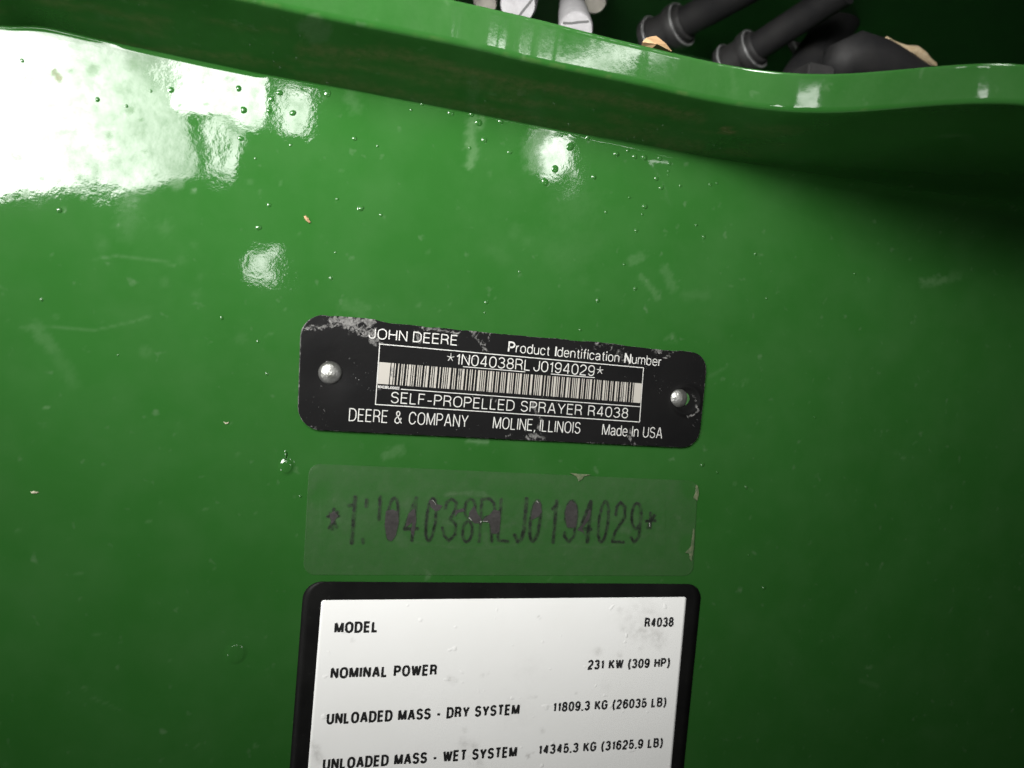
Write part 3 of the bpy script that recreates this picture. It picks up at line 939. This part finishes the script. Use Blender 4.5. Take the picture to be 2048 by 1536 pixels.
def ch_strokes():
    c = []
    c.append([[F3(425, 570), F3(405, 770)], [F3(365, 645), F3(470, 640)], [F3(380, 760), F3(460, 600)], [F3(385, 610), F3(450, 750)]])
    c.append([[F3(632, 455), F3(598, 905)], [F3(575, 538), F3(622, 535)]])
    c.append([[F3(708, 865), F3(708, 900)], [F3(876, 455), F3(865, 670)], [F3(745, 480), F3(740, 545)]])
    c.append([ell(F3, 995, 670, 52, 205, .10)])
    c.append([[F3(1185, 880), F3(1228, 465), F3(1112, 768), F3(1238, 762)]])
    c.append([ell(F6, 165, 620, 72, 335, .11)])
    c.append([[F6(395, 440), F6(410, 350), F6(490, 292), F6(570, 350), F6(545, 470), F6(470, 610)], [F6(470, 610), F6(555, 690), F6(545, 850), F6(445, 955), F6(375, 870), F6(350, 750)]])
    c.append([ell(F6, 780, 445, 80, 150, .08), ell(F6, 740, 805, 75, 160, .08)])
    c.append([[F6(970, 295), F6(925, 965)], [F6(965, 300), F6(1090, 290), F6(1160, 360), F6(1170, 470), F6(1120, 560), F6(960, 600)], [F6(1100, 600), F6(1125, 965)]])
    c.append([[F6(1272, 300), F6(1215, 945), F6(1380, 962)]])
    c.append([[F6(1672, 295), F6(1625, 800), F6(1590, 920), F6(1530, 965), F6(1485, 860)]])
    c.append([ell(F6, 1805, 640, 75, 320, .12)])
    c.append([[F7(195, 250), F7(150, 745)], [F7(150, 345), F7(190, 300)]])
    c.append([ell(F7, 370, 410, 68, 160, .06), [F7(438, 430), F7(400, 680), F7(340, 742), F7(290, 680), F7(288, 630)]])
    c.append([[F7(565, 740), F7(608, 258), F7(475, 580), F7(600, 590)]])
    c.append([ell(F7, 758, 500, 55, 245, .11)])
    c.append([[F7(905, 415), F7(920, 310), F7(965, 265), F7(1015, 320), F7(1015, 440), F7(900, 620), F7(868, 738), F7(1000, 745)]])
    c.append([ell(F7, 1155, 430, 58, 155, .05), [F7(1200, 300), F7(1205, 480), F7(1185, 680), F7(1130, 745), F7(1090, 690)]])
    c.append([[F7(1325, 395), F7(1320, 570)], [F7(1275, 490), F7(1380, 485)], [F7(1290, 570), F7(1370, 420)]])
    return c
PATCH = [
    [F3(930, 590), F3(1000, 575), F3(1050, 600), F3(1060, 700), F3(1030, 830), F3(985, 890), F3(945, 860), F3(920, 740)],
    [F3(1150, 620), F3(1210, 560), F3(1228, 650), F3(1220, 760), F3(1200, 860), F3(1175, 800), F3(1190, 700), F3(1120, 760)],
    [F6(145, 320), F6(200, 300), F6(250, 370), F6(350, 400), F6(300, 470), F6(240, 490), F6(160, 420)],
    [F6(850, 400), F6(900, 520), F6(965, 610), F6(960, 680), F6(850, 680), F6(760, 600), F6(770, 500)],
    [F6(1160, 460), F6(1250, 480), F6(1265, 600), F6(1250, 800), F6(1200, 845), F6(1115, 840), F6(1100, 690), F6(1030, 650), F6(980, 660), F6(980, 620), F6(1060, 560)],
    [F6(550, 470), F6(680, 440), F6(700, 490), F6(600, 510), F6(540, 580)],
    [F6(1830, 315), F6(1890, 345), F6(1912, 500), F6(1860, 570), F6(1735, 630), F6(1770, 430)],
    [F7(370, 245), F7(430, 290), F7(447, 420), F7(430, 570), F7(320, 570), F7(295, 420), F7(312, 310)],
    [F7(590, 350), F7(612, 360), F7(590, 470), F7(500, 580), F7(560, 690), F7(500, 620), F7(440, 600), F7(500, 540)],
    [F3(385, 620), F3(430, 590), F3(468, 640), F3(430, 690), F3(400, 720)],
]
V, Q, PXa, PYa, border = rounded_sheet([(618, 927), (1395, 962), (1385, 1151), (606, 1149)], 0.0135, 0.0004, 0.0012, 560, 170,
    bulge=lambda x, y: 0.0012 * np.exp(-((y - 1040) / 42) ** 2) * (x > 640) * (x < 1330) * fbm(x * .03, y * .03, 95))
me = fast_mesh('film', V, Q)
haze = 0.10 + 0.16 * fbm(PXa * .02, PYa * .03, 35)
haze = np.maximum(haze, brush(PXa, PYa, [([(690, 1010), (690, 1050)], 26, .34, 1.8), ([(800, 1075), (812, 1080)], 14, .42, 1.4), ([(805, 1012), (815, 1010)], 18, .40, 1.8), ([(890, 990), (920, 986), (965, 988), (985, 1000)], 6, .5, 1.5),
    ([(905, 1030), (890, 1042), (920, 1045)], 8, .44, 1.6), ([(970, 1060), (972, 1090)], 10, .36, 1.8), ([(1010, 1050), (1030, 1045)], 12, .38, 1.8), ([(1090, 1050), (1098, 1030)], 9, .44, 1.6), ([(1110, 1010), (1120, 1025)], 12, .34, 1.8),
    ([(1180, 1030), (1240, 1035)], 26, .30, 1.8), ([(1245, 1058), (1255, 1060)], 9, .46, 1.5), ([(1350, 1032), (1356, 1035)], 6, .36, 1.6), ([(830, 1085), (900, 1094), (960, 1096), (1030, 1090)], 5, .34, 1.8), ([(1120, 1090), (1200, 1095), (1260, 1085), (1300, 1065)], 5, .32, 1.8)], 38, .5, .06))
haze = haze - brush(PXa, PYa, [([(630, 995), (645, 990)], 16, .22, 1.5), ([(1375, 970), (1380, 985)], 12, .3, 1.4), ([(1372, 1080), (1370, 1095)], 10, .3, 1.4), ([(1010, 990), (1090, 1000)], 20, .12, 1.8)], 39, .6, .05)
haze = np.maximum(haze, border * .3)
haze = np.maximum(haze, 0.30 * np.clip(1 - np.abs(PYa - 1042) / 52, 0, 1) ** .5 * (PXa > 655) * (PXa < 1325) * (.4 + fbm(PXa * .03, PYa * .03, 58)))
mark = np.zeros(PXa.shape)
nzx = (fbm(PXa * .22, PYa * .22, 66) - .5) * 4
nzy = (fbm(PXa * .22, PYa * .22, 77) - .5) * 4
widths = [4.5, 5.5, 5, 4.5, 5, 4.5, 4.5, 4.5, 4.5, 4.5, 5.5, 5, 5, 4.5, 5.5, 4.5, 4.5, 4.5, 4.5]
for strokes, wd in zip(ch_strokes(), widths):
    for st in strokes:
        d = seg_dist(PXa + nzx * .4, PYa + nzy * .4, st)
        mark = np.maximum(mark, np.clip((wd * .76 - d) / 3.0 + .5, 0, 1))
mark = mark * np.clip(.6 + 1.0 * fbm(PXa * .035, PYa * .035, 88), 0, 1)
# grimy halo between the characters
mark = np.maximum(mark, .22 * np.clip(1 - np.abs(PYa - 1040 - (PXa - 1000) * .01) / 50, 0, 1) * (PXa > 680) * (PXa < 1310) * np.clip(fbm(PXa * .025, PYa * .025, 99) * 2 - .5, 0, 1))
def inside(px, py, poly):
    r_ = np.zeros(px.shape, bool)
    n_ = len(poly)
    for a_ in range(n_):
        xa_, ya_ = poly[a_]; xb_, yb_ = poly[(a_ + 1) % n_]
        if abs(yb_ - ya_) < 1e-9:
            continue
        c_ = ((ya_ > py) != (yb_ > py)) & (px < (xb_ - xa_) * (py - ya_) / (yb_ - ya_) + xa_)
        r_ ^= c_
    return r_
residue = np.zeros(PXa.shape)
for poly in PATCH:
    d = seg_dist(PXa + nzx * .3, PYa + nzy * .3, list(poly) + [poly[0]])
    sd = np.where(inside(PXa + nzx * .3, PYa + nzy * .3, poly), d, -d)
    residue = np.maximum(residue, np.clip(sd / 4 + .5, 0, 1))
float_attr(me, 'mark', mark); float_attr(me, 'residue', residue)
float_attr(me, 'haze', np.clip(haze, -0.2, 1))
link_mesh('film', me, film_material(), film)

PF = 0.0004 + 0.0012 + 0.0016
MAT_GLUE = plain('dry_glue_edge', (0.105, 0.115, 0.06), .7, 0, 900, (0.035, 0.07, 0.025))
def z4(x, y): return (1000 + x / 4.876, 900 + y / 4.876)
for poly in ([z4(680, 225), z4(890, 240), z4(820, 255), z4(800, 285), z4(765, 305), z4(750, 260)],
             [z4(1910, 335), z4(1930, 350), z4(1940, 420), z4(1925, 495), z4(1885, 465), z4(1905, 420)],
             [z4(1885, 755), z4(1898, 780), z4(1890, 950), z4(1868, 1085), z4(1850, 1060), z4(1845, 1010), z4(1805, 1000), z4(1860, 945)]):
    flake('glue_residue', poly, 0.0018, .0009, MAT_GLUE, film)
MAT_SPARK = plain('white_scratch', (0.17, 0.18, 0.16), .4)
for poly in ([F6(760, 590), F6(790, 595), F6(825, 640), F6(800, 635)], [F6(945, 650), F6(965, 640), F6(975, 660), F6(955, 680)], [F6(975, 645), F6(1060, 645), F6(1070, 660), F6(1000, 655)],
             [F6(1825, 320), F6(1850, 330), F6(1875, 375), F6(1840, 345)], [F7(1312, 515), F7(1328, 515), F7(1326, 565), F7(1314, 560)], [F6(180, 310), F6(215, 325), F6(260, 410), F6(235, 350)]):
    flake('film_tear', poly, PF + .0006, .0004, MAT_SPARK, film)

# ------------------------------------------------------------------ specification decal
decal = thing('specification_decal', 'white specification decal with a broad black border and rows of bold print', 'decal', at(1000, 1530))
t = NT('black_vinyl')
t.set(Base_Color=t.mix(t.ramp(t.noise(700, 4, .7), .66, .76), t.mix(t.ramp(t.noise(80, 4), .4, .75), (0.0045, 0.0045, 0.0045), (0.0075, 0.0075, 0.0072)), (0.03, 0.03, 0.03)), Roughness=t.ramp(t.noise(200, 4), .3, .7, .38, .5))
t.b.inputs['Specular IOR Level'].default_value = .08
MAT_BLACK = t.m
t = NT('white_vinyl')
dirt = t.attr('dirt')
c = t.mix(t.ramp(t.noise(40, 4), .3, .7), (0.765, 0.765, 0.75), (0.79, 0.79, 0.78))
c = t.mix(t.math('MULTIPLY', dirt, t.ramp(t.noise(480, 5, .68), .38, .62, .10, .7)), c, (0.30, 0.29, 0.27))
t.set(Base_Color=c, Roughness=.42, Normal=t.bump(t.noise(160, 3), .10, .0006, t.bump(t.ramp(t.noise(330, 1, .4), .72, .85), .5, .0004)))
MAT_WHITE = t.m
xl, xr, zt, zb = .0765, .6035, -.284, -.80
cor = lambda X, Z: tuple(float(v) for v in to_px(X, Z))
V, Q, PXa, PYa, border = rounded_sheet([cor(.0765, -.2828), cor(.6045, -.2855), cor(.6005, -.80), cor(.0775, -.80)], .021, .0004, .0012, 60, 60)
me = fast_mesh('border', V, Q)
link_mesh('border', me, MAT_BLACK, decal)
V, Q, PXa, PYa, border = rounded_sheet([cor(.0985, -.3052), cor(.5828, -.3032), cor(.5838, -.775), cor(.0978, -.775)], .0032, .0017, .0005, 160, 160)
me = fast_mesh('white_field', V, Q)
dirt_v = brush(PXa, PYa, [([(1280, 1205), (1300, 1225)], 14, .35, 1.8), ([(1262, 1240), (1300, 1235)], 20, .28, 1.8), ([(1275, 1265), (1300, 1265), (1312, 1275)], 16, .55, 1.8), ([(1240, 1220)], 5, .5, 1.5), ([(1245, 1258)], 6, .4, 1.5),
    ([(1195, 1302)], 8, .5, 1.2), ([(1238, 1310)], 6, .45, 1.4), ([(1282, 1295)], 5, .4, 1.6), ([(1058, 1394), (1070, 1394)], 3.5, .6, 1.2), ([(1153, 1386)], 2.2, .7, 1.2), ([(1205, 1365), (1212, 1375)], 6, .2, 1.6),
    ([(900, 1358), (908, 1362)], 6, .6, 1.2), ([(620, 1490), (632, 1500), (636, 1515)], 9, .6, 1.4), ([(925, 1485), (945, 1492)], 10, .5, 1.6), ([(945, 1518), (960, 1530)], 9, .4, 1.6), ([(928, 1460)], 5, .5, 1.3),
    ([(1055, 1510), (1057, 1513)], 3, .9, 1.2), ([(1065, 1506)], 2.2, .8, 1.2), ([(1077, 1233), (1082, 1239)], 2, .7, 1.3), ([(1085, 1462), (1082, 1458)], 4, .4, 1.3), ([(965, 1350)], 4, .3, 1.4), ([(976, 1346)], 3, .4, 1.3),
    ([(706, 1281), (703, 1279)], 3, .4, 1.2), ([(1030, 1425)], 30, .14, 1.8), ([(1060, 1345)], 24, .12, 1.8)], 45, .6, .1)
float_attr(me, 'dirt', dirt_v)
link_mesh('white_field', me, MAT_WHITE, decal)
PD = .0017 + .0005 + .0006
DEC = [
 ("MODEL", (668, 1267), (755.5, 1264.8), 23, 4.7, MAT_INK), ("R4038", (1288.5, 1255.3), (1346.8, 1253.6), 19.8, 4.0, MAT_INK2),
 ("NOMINAL POWER", (660.3, 1358), (873.3, 1351), 22.8, 4.6, MAT_INK), ("231 KW (309 HP)", (1174.7, 1339.8), (1339.3, 1334.8), 19.6, 4.0, MAT_INK2),
 ("UNLOADED MASS - DRY SYSTEM", (652.4, 1449.6), (1038.2, 1429.6), 22.8, 4.5, MAT_INK), ("11809.3 KG (26035 LB)", (1105, 1424.6), (1332, 1413.6), 19.6, 3.9, MAT_INK2),
 ("UNLOADED MASS - WET SYSTEM", (644.6, 1540.8), (1033, 1514.4), 22.8, 4.5, MAT_INK), ("14345.3 KG (31625.9 LB)", (1076, 1509.8), (1325, 1494.6), 19.6, 3.9, MAT_INK2),
]
for s, A, B, cap, sw, m in DEC:
    text_line(s, A, B, cap, sw, PD, m, decal, gap=.40, space=.56)

# ------------------------------------------------------------------ machinery behind the flange
def lathe_between(name, a, b_, profile, mat, parent=None, seg=28):
    """profile: list of (t along a-b, radius in metres)"""
    a, b_ = Vector(a), Vector(b_)
    ax = (b_ - a)
    L = ax.length
    ax = ax / L
    s = ax.orthogonal().normalized(); u = ax.cross(s)
    vs, fs = [], []
    for t_, r_ in profile:
        for j in range(seg):
            q = 2 * math.pi * j / seg
            vs.append(a + ax * (t_ * L) + (s * math.cos(q) + u * math.sin(q)) * r_)
    for k in range(len(profile) - 1):
        for j in range(seg):
            i0, i1 = k * seg + j, k * seg + (j + 1) % seg
            fs.append((i0, i1, i1 + seg, i0 + seg))
    for k, fl in ((0, True), (len(profile) - 1, False)):
        ring = [k * seg + j for j in range(seg)]
        fs.append(ring[::-1] if fl else ring)
    me_ = mesh_from(name, vs, fs)
    o = link_mesh(name, me_, mat, parent)
    me_.polygons.foreach_set('use_smooth', [len(p_.vertices) == 4 for p_ in me_.polygons])
    mod = o.modifiers.new('edges', 'EDGE_SPLIT'); mod.split_angle = math.radians(38)
    return o

def rpx(px_r, p):            # pixel radius -> metres at depth p
    return px_r * (1 - p) * S / F * 1.03

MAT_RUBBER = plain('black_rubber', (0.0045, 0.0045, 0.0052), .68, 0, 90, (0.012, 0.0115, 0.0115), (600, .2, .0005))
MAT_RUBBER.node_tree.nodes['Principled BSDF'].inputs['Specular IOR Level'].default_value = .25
MAT_PLASTIC = plain('black_plastic', (0.010, 0.010, 0.010), .5, 0, 200, (0.018, 0.017, 0.017))
MAT_CAP = plain('pale_grey_plastic', (0.21, 0.205, 0.21), .6, 0, 260, (0.15, 0.145, 0.15))
MAT_STEEL = plain('dull_zinc', (0.33, 0.31, 0.27), .45, .5, 200, (0.18, 0.17, 0.15))
MAT_GROOVE = plain('dark_crack', (0.05, 0.05, 0.05), .7)
MAT_DEEP = plain('green_frame_paint', (0.020, 0.105, 0.020), .45, 0, 60, (0.016, 0.085, 0.017))

def box(name, x0, x1, p0, p1, z0, z1, mat, parent=None, bevel=.004):
    bm = bmesh.new()
    vs = [bm.verts.new(W(x, z, p)) for x in (x0, x1) for p in (p0, p1) for z in (z0, z1)]
    for f in ((0, 1, 3, 2), (4, 6, 7, 5), (0, 4, 5, 1), (2, 3, 7, 6), (0, 2, 6, 4), (1, 5, 7, 3)):
        bm.faces.new([vs[i] for i in f])
    bmesh.ops.recalc_face_normals(bm, faces=bm.faces)
    bmesh.ops.bevel(bm, geom=list(bm.edges), offset=bevel * S, segments=2, affect='EDGES')
    me_ = bpy.data.meshes.new(name); bm.to_mesh(me_); bm.free()
    return link_mesh(name, me_, mat, parent)

# frame plates deep behind, and an added overhead plate that keeps light off them
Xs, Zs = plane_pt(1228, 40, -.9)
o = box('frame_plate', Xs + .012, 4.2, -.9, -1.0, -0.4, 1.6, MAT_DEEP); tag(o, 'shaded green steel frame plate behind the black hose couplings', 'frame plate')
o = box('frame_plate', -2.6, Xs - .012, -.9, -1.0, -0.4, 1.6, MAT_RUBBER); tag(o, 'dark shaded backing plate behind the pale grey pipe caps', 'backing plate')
o = box('added_shade_plate', -2.6, 4.2, 0.0, -1.75, 0.78, 0.83, MAT_DEEP); tag(o, 'added green steel plate above the flange, shading the hose bay', 'added shade plate')

def capped_pipe(label, px, py, r, p, tail, crack, lean=(0, 0)):
    e = thing('pipe_cap', label, 'pipe cap', at(px, py, p), 'pale grey pipe caps behind the flange')
    a = at(px, py, p); bb = at(px + tail[0], py + tail[1], p - tail[2])
    R_ = rpx(r, p); L = (bb - a).length
    lathe_between('cap_body', a, bb, [(0.0, R_ * .90), (.01, R_ * .97), (.04, R_), (.62, R_), (.63, R_ * .93), (1, R_ * .93)], MAT_CAP, e)
    # moulding crack across the end face
    ax = (bb - a).normalized(); s = ax.orthogonal().normalized(); u = ax.cross(s)
    rt = cx - ax * cx.dot(ax); rt.normalize(); upv = rt.cross(ax)
    if upv.dot(cy) < 0: upv = -upv
    pts = [a - ax * .0002 + rt * R_ * q[0] + upv * R_ * q[1] for q in crack]
    vs, fs = [], []
    for i, q in enumerate(pts):
        d = (pts[min(i + 1, len(pts) - 1)] - pts[max(i - 1, 0)]).normalized()
        nrm = d.cross(ax).normalized() * R_ * .055
        vs += [q + nrm, q - nrm]
    fs = [(2 * i, 2 * i + 1, 2 * i + 3, 2 * i + 2) for i in range(len(pts) - 1)]
    link_mesh('crack', mesh_from('crack', vs, fs), MAT_GROOVE, e)
    return e
capped_pipe('pale grey round pipe cap with a slanting dark crack line', 1036, 10, 37, -.16, (18, -40, .35), [(-.1, -.75), (.2, -.35), (.55, .05), (.8, .35)])
capped_pipe('pale grey round pipe cap with a level dark crack line', 1152, 60, 36, -.16, (-8, -50, .35), [(-.75, .38), (-.3, .36), (.1, .42), (.7, .46)])
e = thing('steel_fitting', 'dull zinc pipe fitting above the pale cap with the level crack', 'pipe fitting', at(1180, -10, -.5))
lathe_between('fitting_body', at(1190, 4, -.5), at(1150, -90, -.75), [(0, rpx(22, -.5)), (.03, rpx(27, -.5)), (.4, rpx(27, -.5)), (.41, rpx(20, -.5)), (1, rpx(20, -.5))], MAT_STEEL, e)
e = thing('steel_fitting', 'dull zinc pipe fitting beside the pale cap with the slanting crack', 'pipe fitting', at(968, -5, -.5))
lathe_between('fitting_body', at(972, 8, -.5), at(960, -90, -.7), [(0, rpx(20, -.5)), (.04, rpx(24, -.5)), (.3, rpx(24, -.5)), (.31, rpx(18, -.5)), (1, rpx(18, -.5))], MAT_STEEL, e)

def coupling(label, a_px, b_px, p0, p1, r, grp='black hose couplings behind the flange'):
    a, bb = at(*a_px, p0), at(*b_px, p1)
    e = thing('hose_coupling', label, 'hose coupling', a, grp)
    R_ = rpx(r, p0)
    lathe_between('collar', a, a.lerp(bb, .27), [(0, R_ * .80), (.0, R_ * .98), (.10, R_ * 1.03), (.22, R_ * .98), (.24, R_ * .86), (.72, R_ * .86), (.74, R_ * .97), (.88, R_ * 1.0), (1, R_ * .94)], MAT_PLASTIC, e, 36)
    lathe_between('ferrule', a.lerp(bb, .20), a.lerp(bb, .31), [(0, R_ * .70), (.05, R_ * .78), (.9, R_ * .78), (1, R_ * .70)], MAT_PLASTIC, e, 32)
    lathe_between('hose', a.lerp(bb, .30), bb, [(0, R_ * .66), (1, R_ * .66)], MAT_RUBBER, e, 32)
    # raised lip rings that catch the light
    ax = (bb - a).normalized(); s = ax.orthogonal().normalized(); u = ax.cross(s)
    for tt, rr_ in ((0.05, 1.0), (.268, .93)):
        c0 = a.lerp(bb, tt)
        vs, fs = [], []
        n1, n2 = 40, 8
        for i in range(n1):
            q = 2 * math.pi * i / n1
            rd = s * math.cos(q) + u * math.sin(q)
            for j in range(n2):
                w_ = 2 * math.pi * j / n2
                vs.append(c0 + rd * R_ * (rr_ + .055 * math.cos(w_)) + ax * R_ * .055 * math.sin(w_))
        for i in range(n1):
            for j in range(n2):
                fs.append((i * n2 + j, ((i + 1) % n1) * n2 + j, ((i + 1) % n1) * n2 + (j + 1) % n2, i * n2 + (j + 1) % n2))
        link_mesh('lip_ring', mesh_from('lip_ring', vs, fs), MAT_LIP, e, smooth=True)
    return e
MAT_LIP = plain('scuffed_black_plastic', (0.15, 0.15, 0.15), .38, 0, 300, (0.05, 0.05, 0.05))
coupling('black ringed hose coupling right behind the dry brown leaf', (1300, 84), (1560, -60), -.66, -.40, 46)
coupling('black ringed hose coupling beside the straw-covered rubber boot', (1450, 136), (1690, -20), -.60, -.36, 44)
coupling('black ringed hose coupling deep between the plain thick hose and the frame plate', (1570, 84), (1790, -70), -.74, -.58, 40)
coupling('dusty black hose coupling hanging above the straw-covered rubber boot', (1716, -22), (1640, -160), -.55, -.60, 38)

def dark_hose(label, a_px, b_px, p0, p1, r):
    a, bb = at(*a_px, p0), at(*b_px, p1)
    R_ = rpx(r, p0)
    prof = []
    for k in range(61):
        prof.append((k / 60, R_ * (1 + (.025 if k % 2 else 0))))
    o = lathe_between('rubber_hose', a, bb, prof, MAT_RUBBER)
    return tag(o, label, 'hose', 'plain black hoses behind the flange')

# rubber boot with straw
def lump(name, spine, mat, parent=None, seg=20, nz=.12):
    """skinned tube through (point, radius) pairs, ends closed"""
    vs, fs = [], []
    n = len(spine)
    for k, (c0, r_) in enumerate(spine):
        d = (spine[min(k + 1, n - 1)][0] - spine[max(k - 1, 0)][0]).normalized()
        s = d.cross(Vector((0.2, 1, .1))).normalized(); u = d.cross(s)
        for j in range(seg):
            q = 2 * math.pi * j / seg
            rr_ = r_ * (1 + nz * (mnoise.noise(Vector((k * .9, math.cos(q) * 1.7, math.sin(q) * 1.7))) ))
            vs.append(c0 + (s * math.cos(q) + u * math.sin(q)) * rr_)
    for k in range(n - 1):
        for j in range(seg):
            i0, i1 = k * seg + j, k * seg + (j + 1) % seg
            fs.append((i0, i1, i1 + seg, i0 + seg))
    fs.append([j for j in range(seg)][::-1]); fs.append([(n - 1) * seg + j for j in range(seg)])
    return link_mesh(name, mesh_from(name, vs, fs), mat, parent, smooth=True)
PB = -.30
boot = lump('rubber_boot', [(at(1660, 150, PB), rpx(26, PB)), (at(1680, 128, PB), rpx(48, PB)), (at(1715, 118, PB), rpx(57, PB)), (at(1752, 126, PB), rpx(55, PB)), (at(1795, 144, PB), rpx(47, PB)), (at(1835, 160, PB), rpx(39, PB)), (at(1868, 172, PB), rpx(30, PB)), (at(1880, 180, PB), rpx(14, PB))], MAT_RUBBER)
tag(boot, 'shapeless black rubber boot with straw along its sloping back', 'rubber boot')
straw = lump('straw_clump', [(at(1772, 74, PB + .02), rpx(2, PB)), (at(1782, 84, PB + .02), rpx(4, PB)), (at(1797, 91, PB + .02), rpx(4, PB)), (at(1810, 99, PB + .02), rpx(9, PB)), (at(1828, 103, PB + .02), rpx(11, PB)), (at(1843, 113, PB + .02), rpx(10, PB)), (at(1858, 121, PB + .02), rpx(8, PB)), (at(1869, 128, PB + .02), rpx(4, PB)), (at(1873, 133, PB + .02), rpx(1.5, PB))], MAT_STRAW, seg=12, nz=.9)
tag(straw, 'pale tan straw clump lying along the black rubber boot', 'straw')

dark_hose('thick plain black hose between the ringed coupling and the rubber boot', (1585, 190), (1740, -60), -.50, -.62, 46)
dark_hose('thin plain black hose crossing behind the ringed couplings', (1330, -25), (1640, 40), -.76, -.72, 22)
xa, za = plane_pt(1617, 152, -.22); xb, zb2 = plane_pt(1672, 133, -.22)
tag(box('rubber_block', xa, xb, -.22, -.27, za, zb2, MAT_PLASTIC), 'small grey rubber block lying between hose and boot behind the flange', 'rubber block')

# dry leaf standing on the flange behind its lip
pl = pr(1310) - .03
leaf_px = [(1283, 92), (1285, 84), (1292, 78), (1303, 75), (1312, 74), (1320, 80), (1331, 89), (1343, 101), (1338, 108), (1316, 104), (1298, 100)]
vs = [at(x_, y_, pl + .008 * math.sin(i * 1.3)) for i, (x_, y_) in enumerate(leaf_px)]
vs.append(at(1313, 88, pl + .018))
n = len(leaf_px)
me = mesh_from('dry_leaf', vs, [(i, (i + 1) % n, n) for i in range(n)])
leaf = link_mesh('dry_leaf', me, plain('dry_brown_leaf', (0.46, 0.30, 0.16), .7, 0, 500, (0.33, 0.20, 0.10)))
sol = leaf.modifiers.new('thickness', 'SOLIDIFY'); sol.thickness = .0003
tag(leaf, 'curled dry brown leaf resting on top of the green flange', 'leaf')
